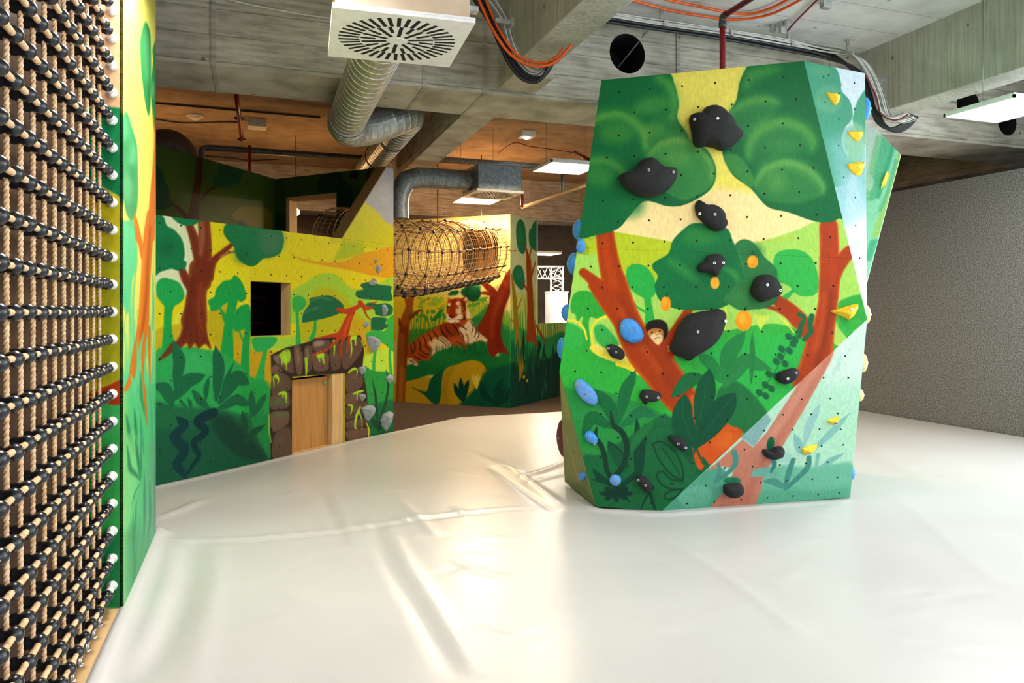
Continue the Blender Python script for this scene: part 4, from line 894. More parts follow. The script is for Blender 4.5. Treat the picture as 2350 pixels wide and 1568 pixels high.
mu.b('3aae50', [978, 265, 1010, 232, 1060, 250, 1074, 290, 1040, 332, 990, 342], 1.5); mu.s_('35aa4e', [1010, 330, 24, 1016, 450, 22, 1020, 570, 40], 1.5); mu.s_('35aa4e', [1135, 390, 20, 1130, 470, 26, 1110, 525, 40], 1.5)
mu.b('2fae58', [703, 530, 760, 514, 874, 518, 850, 572, 800, 602, 730, 612], 1.5); mu.s_('2fae58', [800, 590, 26, 775, 700, 34, 760, 790, 60], 1.5)
mu.b('3cae50', [1484, 490, 1540, 462, 1610, 470, 1625, 395, 1680, 380, 1680, 610, 1600, 560, 1490, 522], 2); mu.s_('3cae50', [1552, 550, 26, 1535, 660, 28, 1530, 780, 36], 1.5); mu.s_('3cae50', [1645, 560, 20, 1640, 640, 24, 1650, 760, 30], 1.5)
# ground
mu.b('2fa656', [40, 680, 150, 602, 260, 582, 400, 600, 520, 622, 620, 700, 700, 785, 830, 870, 850, 1450, 40, 1600], 3); mu.b('48b86c', [200, 640, 300, 600, 420, 640, 500, 760, 300, 800], 25, .5); mu.b('20a048', [620, 880, 830, 860, 850, 1300, 700, 1150], 14, .8)
mu.b('1f6e46', [40, 1010, 130, 975, 300, 990, 500, 1005, 620, 1040, 830, 1060, 850, 1450, 40, 1600], 8); mu.b('114a38', [40, 1180, 300, 1130, 500, 1040, 620, 1100, 750, 1230, 830, 1360, 500, 1460, 40, 1560], 14, .45)
mu.b('173f32', [430, 1070, 520, 1045, 600, 1090, 700, 1200, 800, 1330, 640, 1340, 480, 1200], 8, .7); mu.b('22984a', [700, 1050, 830, 1040, 840, 1340, 760, 1230], 4, .7)
mu.b('2f9c46', [1460, 720, 1530, 745, 1680, 800, 1680, 1200, 1480, 1220, 1465, 900], 3); mu.b('1c7040', [1480, 1010, 1600, 950, 1680, 960, 1680, 1190, 1500, 1210], 6)
# big tree
def big_tree(c, w, so, a=1, dx=0):
    mu.frame(*JU, MPJ); mu.s_(c, [435 + dx, 1080, 74 * w, 446 + dx, 1300, 84 * w, 430 + dx, 1500, 104 * w, 425 + dx, 1600, 110 * w], so, a); mu.s_(c, [322 + dx, 1145, 46 * w, 365 + dx, 1270, 60 * w, 400 + dx, 1450, 56 * w], so, a); mu.s_(c, [668 + dx, 1290, 26 * w, 580 + dx, 1365, 34 * w, 505 + dx, 1440, 50 * w, 470 + dx, 1560, 70 * w], so, a)
    mu.frame(*JL, MPJ); mu.s_(c, [360 + dx, 50, 128 * w, 332 + dx, 200, 106 * w, 322 + dx, 330, 122 * w, 312 + dx, 400, 140 * w], so, a); mu.b(c, [262 + dx, 320, 322 + dx, 300, 382 + dx, 330, 392 + dx, 420, 405 + dx, 510, 428 + dx, 592, 388 + dx, 560, 345 + dx, 590, 318 + dx, 555, 285 + dx, 590, 262 + dx, 555, 215 + dx, 590, 180 + dx, 575, 222 + dx, 500, 248 + dx, 410], so, a); mu.s_(c, [230 + dx, 55, 36 * w, 262 + dx, 130, 50 * w, 310 + dx, 210, 50 * w], so, a)
big_tree('8c4a24', 1.0, 2); big_tree('742c12', .72, 5, .9, -4)
mu.frame(*JU, MPJ); mu.s_('a87248', [690, 1355, 16, 630, 1365, 18, 570, 1395, 14], 1.5); mu.s_('9c6440', [420, 1110, 30, 425, 1250, 36, 410, 1380, 20], 5, .8)
mu.frame(*JL, MPJ); mu.s_('7a3216', [180, 570, 40, 120, 630, 26, 75, 672, 8], 3); mu.s_('5e2410', [300, 120, 16, 280, 300, 20, 250, 500, 20], 6, .6); mu.s_('a0522a', [360, 150, 14, 345, 330, 18, 365, 520, 16], 6, .5)
for x in (235, 285, 335, 380): mu.s_('5e2410', [x + (305 - x) * .5, 430, 6, x, 550, 10], 3, .7)
mu.frame(*JU, MPJ)
C_ = '0b7a48'
mu.b(C_, [40, 1040, 120, 1085, 146, 1150, 212, 1192, 268, 1268, 286, 1370, 280, 1420, 300, 1440, 290, 1482, 240, 1506, 180, 1490, 100, 1512, 40, 1510], 1.5); mu.e('066038', 140, 1320, 50, 60, 18, .7)
mu.b(C_, [190, 1070, 390, 1098, 372, 1140, 290, 1152, 222, 1122], 1.5); mu.b(C_, [632, 1130, 800, 1150, 1000, 1188, 1046, 1200, 1062, 1280, 1030, 1370, 960, 1402, 900, 1412, 842, 1462, 792, 1470, 722, 1432, 682, 1372, 668, 1310, 620, 1262, 588, 1195], 1.5); mu.b('4d7d5e', [880, 1190, 1040, 1210, 1055, 1280, 1010, 1360, 920, 1390, 870, 1300], 16, .75); mu.e('086a3e', 740, 1390, 60, 50, 16, .6)
mu.frame(*JL, MPJ)
D_ = '1f6c4a'
mu.b(D_, [1045, 405, 1056, 345, 1096, 290, 1096, 255, 1150, 240, 1230, 232, 1290, 262, 1328, 306, 1300, 352, 1210, 384, 1130, 402, 1060, 416], 1.5); mu.s_('5d8f66', [1105, 270, 6, 1170, 245, 14, 1240, 262, 8], 4, .8); mu.s_('5d8f66', [1060, 350, 6, 1130, 320, 12, 1170, 312, 6], 3, .7)
mu.b(D_, [1408, 228, 1420, 200, 1462, 190, 1440, 160, 1500, 140, 1580, 160, 1650, 170, 1648, 205, 1660, 250, 1640, 270, 1540, 262, 1440, 252], 1.5); mu.b(D_, [1476, 296, 1510, 280, 1560, 290, 1620, 285, 1660, 310, 1652, 360, 1600, 372, 1545, 362, 1535, 330], 1.5); mu.b(D_, [1512, 430, 1520, 385, 1570, 380, 1620, 388, 1612, 420, 1632, 440, 1580, 468, 1520, 462], 1.5)
# stone arch
mu.p('3a2b27', [832, 640, 865, 618, 950, 580, 1000, 572, 1110, 540, 1130, 522, 1300, 512, 1440, 502, 1470, 570, 1455, 720, 1486, 900, 1500, 1190, 1335, 1225, 1335, 760, 980, 785, 980, 1340, 832, 1360, 822, 1000, 838, 800], 1.5)
stones = ([845, 648, 900, 622, 960, 600, 985, 690, 988, 755, 940, 745, 880, 700], [990, 582, 1030, 576, 1050, 650, 1045, 750, 1020, 772, 998, 700], [1060, 588, 1110, 582, 1114, 700, 1100, 745, 1066, 745], [1118, 548, 1180, 532, 1232, 540, 1222, 600, 1145, 614, 1114, 590], [1116, 626, 1220, 622, 1226, 700, 1215, 738, 1140, 744, 1118, 700], [1236, 562, 1300, 552, 1308, 700, 1290, 732, 1246, 728], [1316, 560, 1370, 525, 1440, 520, 1456, 590, 1410, 670, 1345, 732, 1316, 700], [840, 724, 870, 704, 912, 742, 850, 764], [846, 775, 900, 757, 960, 792, 966, 868, 900, 890, 838, 898], [836, 912, 940, 888, 960, 905, 955, 985, 870, 1008, 828, 990], [834, 1030, 940, 1017, 960, 1050, 945, 1108, 862, 1158, 830, 1120], [872, 1162, 950, 1124, 970, 1180, 968, 1318, 850, 1338, 845, 1230], [1344, 765, 1440, 722, 1460, 800, 1440, 858, 1350, 884], [1344, 902, 1440, 882, 1466, 935, 1430, 962, 1346, 978], [1344, 990, 1480, 950, 1490, 1010, 1400, 1058, 1350, 1074], [1350, 1088, 1478, 1062, 1480, 1108, 1380, 1138, 1346, 1130], [1346, 1152, 1480, 1130, 1492, 1180, 1380, 1212, 1350, 1200])
for i, q in enumerate(stones): mu.b(('6b5145', '735848', '65503f')[i % 3], q, 1.5); c = np.array(q).reshape(-1, 2).mean(0); mu.e('806656', c[0] - 8, c[1] - 10, 22, 20, 10, .5)
mu.b('a8a090', [1128, 548, 1185, 540, 1190, 565, 1135, 580], 4, .7); mu.s_('a09888', [1010, 600, 8, 1020, 650, 14, 1018, 700, 6], 4, .6); mu.s_('a09888', [1080, 600, 16, 1085, 650, 16], 4, .6); mu.s_('9a9284', [870, 655, 30, 880, 680, 20], 5, .6)
S_ = 'a8d82c'
mu.b(S_, [890, 635, 930, 600, 965, 610, 962, 680, 920, 690, 905, 670], 3, .9)
for f in ([912, 650, 10, 908, 700, 6], [938, 650, 12, 940, 735, 7], [925, 640, 20, 930, 700, 10], [1072, 660, 20, 1075, 720, 16, 1072, 780, 8], [1150, 625, 20, 1165, 680, 8], [1175, 620, 26, 1195, 690, 9], [1160, 640, 40, 1185, 640, 30], [1262, 540, 20, 1265, 590, 12, 1262, 640, 6], [1375, 530, 14, 1382, 600, 12, 1375, 655, 6], [1405, 512, 22, 1410, 570, 8], [1385, 520, 30, 1410, 516, 24], [1450, 540, 12, 1470, 600, 8, 1468, 680, 5], [852, 785, 10, 855, 850, 5], [868, 778, 24, 885, 800, 12, 880, 830, 5], [890, 900, 14, 930, 895, 20, 940, 960, 6], [915, 905, 12, 918, 930, 5], [1360, 755, 12, 1395, 730, 20, 1420, 740, 10, 1415, 775, 5], [1395, 900, 14, 1430, 885, 20, 1460, 880, 12], [1418, 895, 14, 1420, 940, 6], [1360, 975, 12, 1385, 985, 18, 1375, 1040, 6], [1440, 990, 14, 1415, 1050, 22, 1405, 1120, 14, 1415, 1135, 8], [1430, 1020, 12, 1450, 1070, 10, 1452, 1140, 5]): mu.s_(S_, f, 1.3)
mu.s_('e8d028', [1484, 1100, 8, 1500, 1150, 14, 1495, 1195, 10], 2); mu.e('3f9a50', 890, 960, 60, 20, 10, .35); mu.e('4a9a50', 900, 1040, 50, 16, 8, .4); mu.s_('8fd040', [820, 1040, 6, 822, 1150, 8, 835, 1230, 5], 2)
R_ = 'b8441c'
for f in ([1285, 326, 24, 1345, 340, 40, 1390, 322, 30], [1388, 335, 50, 1355, 410, 62, 1330, 480, 84, 1300, 510, 60], [1320, 495, 44, 1230, 508, 22, 1120, 528, 6], [1438, 280, 40, 1480, 318, 30, 1530, 312, 12], [1465, 325, 20, 1485, 370, 16, 1515, 400, 8], [1440, 300, 30, 1410, 315, 34, 1385, 335, 40], [1300, 515, 36, 1250, 570, 20, 1200, 608, 16, 1112, 636, 10], [1340, 510, 20, 1312, 560, 16, 1308, 650, 8], [1365, 510, 24, 1360, 560, 16, 1345, 620, 8], [1550, 275, 12, 1520, 285, 10]): mu.s_(R_, f, 1.3)
mu.s_('de6a2c', [1375, 370, 10, 1345, 450, 16, 1330, 500, 12], 3, .7)
# plants and snakes
P_ = '1a6b45'
for q in ((175, 535, 212, 680, 185, 870, 62), (390, 772, 265, 815, 165, 945, 82), (45, 835, 115, 865, 165, 985, 62), (455, 572, 480, 720, 462, 945, 68), (582, 688, 530, 800, 492, 930, 24), (688, 832, 600, 790, 485, 960, 86), (412, 785, 395, 860, 390, 945, 30), (298, 868, 350, 945, 420, 1010, 44), (692, 978, 600, 940, 480, 1000, 66), (700, 872, 705, 960, 712, 1050, 46), (802, 898, 765, 960, 718, 1050, 46), (40, 960, 90, 975, 160, 1000, 24)): mu.leaf(P_, *q)
for q in ((640, 1015, 652, 1090, 660, 1180, 40, '1a5438'), (795, 1110, 720, 1160, 650, 1240, 44, '1a5438'), (1522, 800, 1545, 920, 1562, 1150, 22, '1d4a34'), (1508, 1060, 1545, 1110, 1580, 1140, 44, '1b4f36'), (270, 930, 285, 960, 290, 1000, 20, P_), (210, 935, 240, 970, 270, 1000, 16, P_)): mu.leaf(q[7], *q[:7])
mu.s_('1d4a34', [1615, 738, 6, 1632, 830, 20, 1612, 960, 22, 1580, 1060, 20, 1565, 1150, 16], 1.2)
mu.s_('083f42', [192, 1055, 8, 225, 1085, 40, 245, 1115, 50, 185, 1180, 52, 195, 1220, 55, 245, 1270, 55, 225, 1330, 52, 195, 1380, 46, 230, 1430, 34, 255, 1475, 12], 1.3)
mu.s_('083a3c', [440, 1030, 60, 370, 1060, 60, 335, 1090, 46, 385, 1140, 44, 375, 1180, 42, 315, 1220, 36, 320, 1270, 32, 345, 1320, 28, 300, 1390, 22, 258, 1455, 12], 1.3)
mu.s_('1c5e44', [400, 1200, 20, 412, 1250, 20, 418, 1300, 8], 2, .8)
for x, y in ((0, 0),): pass
uw0, uw1 = uj(575.5, 700), uj(668, 700); vw0, vw1 = vj(620, 771), vj(620, 647)
ud0, ud1, vd = uj(670, 950), uj(790, 950), vj(730, 862)
rect = lambda a, c, d, e: [(a, d), (c, d), (c, e), (a, e)]
GAP = .0015
umid = uj(358 + 130)
for P in (rect(-.9, uw0 - GAP, 0, VT), rect(uw0, uw1, 0, vw0), rect(uw0, uw1, vw1, VT), rect(uw1 + GAP, ud1, vd, VT), rect(uw1 + GAP, ud0, 0, vd), rect(ud1, UR, 0, VT)):
    if abs(P[0][0] - P[1][0]) > .004: painted_panel('plywood_panel', mu, P, wj)
tall = [(uj(785), VT + GAP), (UR, VT + GAP), (UR, VTT), (uj(888), VTT + .01)]
painted_panel('plywood_panel', mu, tall, wj)
TH_J = -.15
for a, c, d, e in ((-.9, uw0, 0, VT - .004), (uw0, uw1, 0, vw0), (uw0, uw1, vw1, VT - .004), (uw1, ud0 - .002, 0, VT - .004), (ud0 - .002, ud1, vd, VT - .004), (ud1, UR - .004, 0, VT - .004)):
    if c - a > .004: pbox('wall_frame', JP, a, c, d, e, TH_J, -.018, M['ply'], wj)
prism('wall_frame', JP, [(a_ + (-.004 if i_ in (1, 2) else .004), b_ - (.004 if i_ > 1 else 0)) for i_, (a_, b_) in enumerate(tall)], TH_J, -.018, M['ply'], wj)
M['ply_brown'] = wood('shade_darkened_plywood', '7d5c38', '91703f')  # browner than the other plywood: shade put into the colour
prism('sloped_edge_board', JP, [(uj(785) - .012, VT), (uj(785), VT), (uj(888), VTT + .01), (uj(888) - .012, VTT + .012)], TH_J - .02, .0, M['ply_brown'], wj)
pts = [(x, y) for y in range(60, 1500, 128) for x in range(70, 1660, 108)]
random.seed(3)
hj = []
for ky in range(12):
    for kx in range(16):
        u = -.1 + kx * .215 + (.107 if ky % 2 else 0); v = .13 + ky * .2
        if u > UR - .05 or (uw0 - .03 < u < uw1 + .03 and vw0 - .03 < v < vw1 + .03) or (ud0 - .05 < u < ud1 + .03 and v < vd + .03): continue
        hj.append((u, v))
L = []; t = np.arange(8) * math.pi / 4
for u, v in hj:
    ring = [JP.at(u + .0085 * math.cos(a), v + .0085 * math.sin(a), .0006) for a in t] + [JP.at(u + .005 * math.cos(a), v + .005 * math.sin(a), .0012) for a in t]
    L.append((np.array(ring), [(i, (i + 1) % 8, 8 + (i + 1) % 8, 8 + i) for i in range(8)] + [tuple(range(8, 16))]))
V, F = join_data(L); tag(mesh('bolt_holes', V, F, M['black'], wj), kind='stuff')
# child-size door standing in the arch
M['door_ply'] = wood('varnished_door_plywood', 'a9763c', 'c08a4a')
dr = bpy.data.objects.new('door_1', None); COL.objects.link(dr); dr['kind'] = 'structure'
ul = uj(762, 950)
leaf_ = pbox('door_leaf', JP, ud0 + .004, ul, .02, vd - .03, -.10, -.075, M['door_ply'], dr, .003)
pbox('door_post', JP, ul + .02, ud1 - .002, 0, vd - .004, -.145, -.012, M['ply'], dr, .003)
pbox('threshold', JP, ud0, ul + .02, -.02, .02, -.145, .012, M['ply'], dr)
o = tube('door_latch', [JP.at(ul - .06, vd - .1, -.078), JP.at(ul - .06, vd - .1, -.05)], .016, M['green_ply'], leaf_, 10)
# boards of the dark room behind the window
pbox('room_back_panel', JP, -.85, UR - .1, 0, 2.26, -1.52, -1.5, M['ply_dark'], wj)
pbox('room_side_panel', JP, UR - .14, UR - .1, 0, 2.26, -1.5, TH_J - .01, M['ply_dark'], wj)
for i in range(3):
    pbox('shelf_board', JP, uw0 - .8, uw1 + .6, vw0 - .2 + i * .3, vw0 - .17 + i * .3, -1.3, -1.0, M['ply_dark'], wj)
# ------------------------------------------------------------------ upper room: two walls painted darker for shade, above and behind the jungle wall
DL0, DK, DR0 = on_z(330, 1000, 0), None, None
def foot(px, Z): p = W(px, 715, Z); return np.array([p[0], p[1], 0.0])
DL0, DK, DR0 = foot(325, 8.9), foot(632, 11.5), foot(892, 10.5)
DA, DB = Plane(DL0, DK), Plane(DK, DR0); ZD = 3.62
wu = bpy.data.objects.new('wall_upper_room', None); COL.objects.link(wu); wu['kind'] = 'structure'
lA = np.linalg.norm(DK - DL0); lB = np.linalg.norm(DR0 - DK)
KD = .55  # darkens the paint itself to stand for the low light up here
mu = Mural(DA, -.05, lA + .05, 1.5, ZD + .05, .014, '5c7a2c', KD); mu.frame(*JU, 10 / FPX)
mu.b('4c6a22', [300, 560, 960, 700, 960, 1200, 500, 1100], 30, .8)
mu.b('8a8424', [660, 1080, 720, 1010, 800, 1000, 950, 1030, 960, 1180, 760, 1140], 2)
mu.b('1f5a36', [40, 690, 100, 720, 130, 800, 165, 870, 175, 940, 205, 970, 180, 1010, 40, 1005], 2); mu.s_('5a2a18', [200, 990, 20, 260, 1040, 40, 310, 1100, 50], 2); mu.s_('5a2c1a', [405, 600, 70, 395, 760, 74, 370, 950, 90, 355, 1100, 120], 2); mu.s_('5a2c1a', [530, 850, 14, 470, 880, 24, 420, 940, 40], 2)
mu.b('1f5c3a', [505, 800, 520, 760, 550, 740, 560, 680, 740, 720, 730, 770, 700, 820, 620, 850, 540, 850], 2); mu.b('1d5435', [700, 1130, 730, 1115, 770, 1150, 720, 1170], 3)
um = DA.uv(407, 450)[0]
painted_panel('plywood_panel', mu, [(0, 1.6), (um - .002, 1.6), (um - .002, ZD), (0, ZD)], wu); painted_panel('plywood_panel', mu, [(um, 1.6), (lA, 1.6), (lA, ZD), (um, ZD)], wu)
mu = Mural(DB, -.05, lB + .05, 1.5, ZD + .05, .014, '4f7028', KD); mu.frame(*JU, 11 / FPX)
mu.b('1d5638', [940, 1080, 1000, 1050, 1070, 1090, 1075, 1200, 940, 1200], 3); mu.b('1a5236', [1320, 840, 1350, 770, 1420, 735, 1500, 735, 1530, 790, 1600, 860, 1600, 950, 1560, 1060, 1480, 1000, 1480, 900, 1380, 890, 1330, 880], 2)
mu.e('241a14', 1610, 760, 32, 34, 2); mu.e('8a6a48', 1605, 795, 16, 14, 2); mu.s_('5a2c1a', [1740, 700, 30, 1720, 760, 40], 2)
uB = lambda px: DB.uv(px, 500)[0]; b0, b1 = uB(657), uB(772); c0, c1 = DB.uv(715, 560)[1], DB.uv(715, 448)[1]
for P in (rect(0, b0, 1.6, ZD), rect(b1, lB, 1.6, ZD), rect(b0, b1, c1, ZD), rect(b0, b1, 1.6, c0)): painted_panel('plywood_panel', mu, P, wu)
for a, c, d, e in ((b0, b0 + .07, c0, c1), (b0, b1, c1 - .05, c1)): pbox('window_lining', DB, a, c, d, e, -.16, .004, M['ply'], wu)
pbox('platform_floor', JP, -.9, UR - .1, 2.28, 2.36, -1.2, TH_J - .01, M['ply_dark'], wu)
# ------------------------------------------------------------------ tiger wall
TZ = -.2
A0, A1, A2 = on_z(880, 920.6, TZ), on_z(1171, 937, TZ), on_z(1300, 905, TZ)
TL_, TR_ = Plane(A0, A1), Plane(A1, A2); MPT = 13.6 / FPX
wt = bpy.data.objects.new('wall_tiger', None); COL.objects.link(wt); wt['kind'] = 'structure'
TF, TU = (880, 600, 4.127), (880, 350, 4.48)
lL = np.linalg.norm(A1 - A0); lR = np.linalg.norm(A2 - A1); HT = 3.31 - TZ
mu = Mural(TL_, -.05, lL + .05, -.05, HT + .08, .0105, 'e8db84', .8, asp=1.12); mu.frame(*TF, MPT)
mu.p('e2cb30', [60, 330, 620, 330, 620, 760, 60, 760], 12); mu.p('e6d94e', [780, 330, 1010, 330, 1010, 560, 780, 560], 12)
random.seed(11)
for i in range(26):
    x, y = random.uniform(330, 570), random.uniform(345, 450); mu.e(random.choice(('93bf2e', 'a4c83a', '7fb22c')), x, y, 24, 13, 1.2, 1, random.uniform(-.7, .7))
mu.b('4b9a38', [240, 700, 250, 650, 300, 640, 420, 640, 560, 600, 620, 660, 620, 800, 240, 800], 3)
for i in range(22):
    x = 270 + i * 15; mu.s_(random.choice(('3f9a3c', '55a83a', '2f8a3a')), [x, 690, 8, x + random.uniform(-8, 8), 600, 7, x + random.uniform(-15, 15), random.uniform(480, 560), 4], 1); mu.e('4aa23a', x + random.uniform(-15, 15), random.uniform(470, 560), 12, 22, 1.2)
for i in range(7): mu.leaf('2f8f3c', 560 + random.uniform(-10, 20), 450 + i * 10, 530 - i * 10, 480 + i * 12, 500 - i * 6, 560, 22)
mu.b('2f8a46', [825, 560, 900, 500, 1000, 430, 1010, 760, 900, 660], 4)
for i in range(14):
    x = 810 + i * 14; mu.s_('58a038', [x, 520, 6, x + 6, 440, 6, x + random.uniform(-10, 16), 380, 3], 1); mu.e('6cae3a', x + random.uniform(-8, 12), random.uniform(345, 430), 22, 12, 1.2, 1, random.uniform(-.6, .6))
mu.b('2c8a48', [1100, 560, 1215, 520, 1215, 960, 1100, 920], 5)
mu.b('dcd84e', [1130, 500, 1180, 470, 1215, 480, 1215, 600, 1160, 610, 1130, 580], 5, .8)
for i in range(7): x = 1140 + i * 11; mu.s_('4aa23e', [x, 640, 9, x, 560, 6, x + random.uniform(-8, 8), 470, 3], 1.2)
mu.b('1d803f', [190, 1010, 300, 960, 480, 850, 700, 800, 850, 760, 960, 760, 1010, 860, 1100, 900, 1230, 880, 1230, 1420, 720, 1400, 500, 1080, 190, 1170], 4); mu.e('2f9a4c', 620, 900, 220, 60, 25, .5); mu.e('126a38', 860, 870, 120, 50, 20, .6)
mu.b('caa820', [60, 1190, 200, 1140, 440, 1098, 430, 1180, 480, 1300, 540, 1340, 560, 1420, 60, 1420], 3)
mu.b('c9a71e', [540, 1400, 545, 1120, 600, 1010, 700, 975, 800, 940, 870, 938, 940, 970, 990, 1040, 965, 1100, 880, 1210, 760, 1320, 730, 1420], 3); mu.s_('ae901c', [650, 1020, 40, 590, 1100, 60, 580, 1250, 70, 590, 1380, 70], 8, .7)
mu.b('0d6a44', [262, 1186, 330, 1215, 410, 1230, 440, 1130, 500, 1060, 560, 1030, 550, 1150, 545, 1260, 520, 1350, 455, 1335, 380, 1262], 2)
mu.b('0d6044', [900, 1160, 960, 1050, 1060, 1010, 1230, 1000, 1230, 1420, 720, 1400, 800, 1290], 8)
for i in range(9): x = 930 + i * 6; mu.s_('2a6a30', [x, 955 + i * 8, 2, x + 30, 985 + i * 6, 4, x + 45 - i, 1040 + i * 5, 2], 1)
for i in range(12): mu.leaf(random.choice(('d8cc50', 'e6dc70')), 830 + i * 9, 1040 + random.uniform(0, 90), 850 + i * 5, 1130, 885, 1210, 12)
# trees
def rtrunk(c, q, so=2): mu.b(c, q, so)
mu.b('8c3014', [1212, 70, 1160, 120, 1110, 220, 1062, 310, 1010, 330, 1000, 400, 950, 520, 888, 645, 968, 740, 985, 830, 1030, 908, 1090, 866, 1140, 868, 1192, 888, 1145, 800, 1112, 700, 1114, 620, 1142, 460, 1200, 310, 1230, 200], 1.8)
mu.s_('8c3014', [905, 195, 16, 980, 235, 56, 1050, 310, 70, 1080, 400, 80], 1.8); mu.s_('9a3a18', [903, 303, 14, 960, 300, 30, 1040, 315, 40], 1.8)
mu.s_('a84a1e', [1160, 200, 30, 1090, 380, 50, 1040, 540, 40, 1030, 700, 30], 8, .7); mu.s_('6e2410', [1190, 280, 20, 1120, 480, 40, 1080, 640, 60, 1090, 800, 40], 8, .6)
mu.b('1c6a42', [732, 300, 750, 262, 800, 240, 860, 232, 912, 262, 918, 330, 880, 372, 830, 380, 780, 345], 2); mu.b('1c6a42', [610, 315, 640, 285, 700, 275, 715, 295, 690, 318, 640, 322], 2); mu.b('2a7a48', [830, 180, 900, 190, 920, 260, 840, 260], 4, .8)
# tiger
mu.b('b4561c', [222, 890, 232, 810, 330, 720, 440, 660, 540, 602, 620, 572, 700, 562, 800, 530, 850, 590, 900, 670, 945, 720, 990, 752, 920, 756, 880, 768, 805, 800, 795, 835, 740, 815, 640, 812, 570, 835, 480, 872, 440, 935, 380, 940, 330, 945, 322, 992, 290, 980, 235, 925], 1.5)
mu.b('8a3614', [540, 606, 620, 575, 700, 600, 720, 680, 640, 720, 560, 700], 6, .7); mu.b('c8702c', [330, 740, 440, 680, 520, 690, 440, 760, 340, 800], 8, .6); mu.b('c2622a'[:6], [640, 720, 720, 740, 780, 820, 700, 800, 620, 780], 6, .7)
mu.b('ead2a6', [428, 772, 500, 722, 560, 716, 610, 750, 645, 808, 570, 834, 500, 862, 445, 900, 462, 830], 4); mu.b('ecd8b0', [715, 640, 770, 600, 810, 555, 850, 590, 900, 670, 940, 722, 880, 762, 800, 785, 770, 760, 740, 700], 4); mu.b('e6cfa6', [900, 690, 950, 712, 990, 752, 930, 752], 2)
mu.b('e0c49a', [232, 925, 262, 915, 320, 965, 322, 990, 285, 978], 1.5)
for f in ([330, 735, 4, 350, 790, 12, 340, 850, 5], [375, 705, 4, 400, 760, 12, 400, 810, 5], [420, 680, 4, 450, 730, 12, 460, 770, 5], [465, 660, 4, 500, 700, 12, 520, 740, 5], [290, 760, 4, 300, 820, 12, 285, 870, 5], [255, 800, 4, 270, 850, 10, 262, 890, 4], [540, 610, 5, 555, 670, 14, 590, 710, 10, 610, 740, 4], [580, 600, 5, 610, 660, 12, 650, 700, 5], [640, 590, 4, 690, 640, 12, 720, 690, 5], [690, 585, 4, 750, 620, 12, 790, 650, 5], [720, 660, 4, 750, 700, 10, 760, 750, 4], [820, 570, 4, 850, 620, 10, 835, 680, 4], [850, 590, 4, 880, 650, 10, 860, 720, 4], [890, 650, 4, 905, 700, 8, 880, 740, 4], [500, 730, 4, 560, 760, 9, 610, 810, 4], [520, 720, 3, 580, 745, 8, 625, 800, 3], [350, 830, 4, 380, 870, 10, 430, 880, 4], [330, 870, 4, 370, 900, 10, 430, 905, 4], [290, 890, 4, 320, 920, 9, 350, 930, 4], [240, 930, 4, 262, 945, 7, 270, 960, 4], [270, 940, 4, 290, 958, 7, 296, 975, 3], [400, 800, 4, 430, 830, 10, 450, 850, 4], [690, 760, 3, 740, 790, 7, 780, 815, 3], [780, 680, 3, 800, 720, 7, 805, 770, 3]): mu.s_('2a1512', f, 1.2)
mu.b('b24e1c', [598, 352, 612, 345, 645, 358, 690, 345, 740, 350, 765, 335, 790, 338, 797, 370, 782, 410, 786, 480, 780, 545, 740, 565, 700, 575, 650, 560, 605, 545, 596, 450, 608, 395], 1.5)
mu.b('efdcb8', [598, 548, 600, 490, 625, 520, 660, 540, 700, 515, 735, 480, 752, 500, 745, 545, 700, 580, 640, 585, 612, 575], 2); mu.e('efdcb8', 708, 398, 22, 18, 2); mu.e('efdcb8', 622, 410, 14, 16, 2); mu.e('efd8b0', 780, 358, 14, 20, 2); mu.e('e8cfa4', 606, 362, 7, 12, 2); mu.b('efdcb8', [690, 440, 730, 420, 745, 460, 720, 500, 690, 490], 4, .9); mu.b('f2e2c2', [785, 470, 815, 480, 820, 530, 790, 545], 3)
mu.s_('a03a16', [662, 390, 40, 655, 450, 44, 648, 505, 46], 3); mu.e('7a2412', 645, 520, 26, 12, 2); mu.s_('3a1510', [645, 530, 3, 640, 545, 3, 618, 552, 3], 1); mu.s_('3a1510', [645, 530, 3, 660, 552, 3, 690, 545, 3], 1)
for x, y in ((624, 434), (700, 440)): mu.e('2a1510', x, y, 16, 7, 1.2); mu.e('c89a3a', x, y + 1, 6, 4, .8)
for f in ([640, 360, 3, 660, 372, 6, 690, 365, 3], [645, 378, 3, 665, 388, 5, 690, 380, 3], [730, 370, 3, 755, 400, 7, 750, 440, 3], [760, 380, 3, 772, 430, 7, 760, 480, 3], [600, 400, 3, 606, 430, 5, 600, 470, 3], [740, 500, 3, 765, 520, 7, 770, 555, 3], [700, 550, 3, 740, 555, 6, 775, 530, 3], [620, 580, 3, 660, 585, 6, 690, 570, 3], [735, 440, 3, 748, 470, 6, 735, 500, 3]): mu.s_('2a1512', f, 1)
mu.b('f0e0c0', [625, 560, 670, 548, 690, 560, 650, 585, 632, 582], 2)
for i in range(70):
    x = random.uniform(430, 960); y = 835 - (x - 430) * .12 + random.uniform(-12, 30); mu.s_(random.choice(('12683a', '1f8040', '2c9048')), [x, y + 45, 5, x + random.uniform(-6, 6), y + 15, 5, x + random.uniform(-14, 14), y - 22, 2], 1)
mu.s_('a5601e', [262, 320, 70, 245, 430, 70, 205, 580, 104, 185, 760, 112, 172, 1000, 100, 160, 1380, 92], 2); mu.s_('a5601e', [205, 335, 26, 228, 420, 32, 235, 480, 40], 1.6); mu.s_('8a4818', [345, 462, 22, 290, 500, 34, 250, 540, 40], 1.6); mu.s_('8a4818', [148, 545, 16, 160, 600, 40, 185, 660, 60], 1.6)
mu.s_('6e3410', [220, 620, 24, 215, 800, 26, 205, 1000, 20], 6, .7); mu.s_('c88a34', [175, 1000, 26, 165, 1150, 40, 158, 1350, 44], 6, .7)
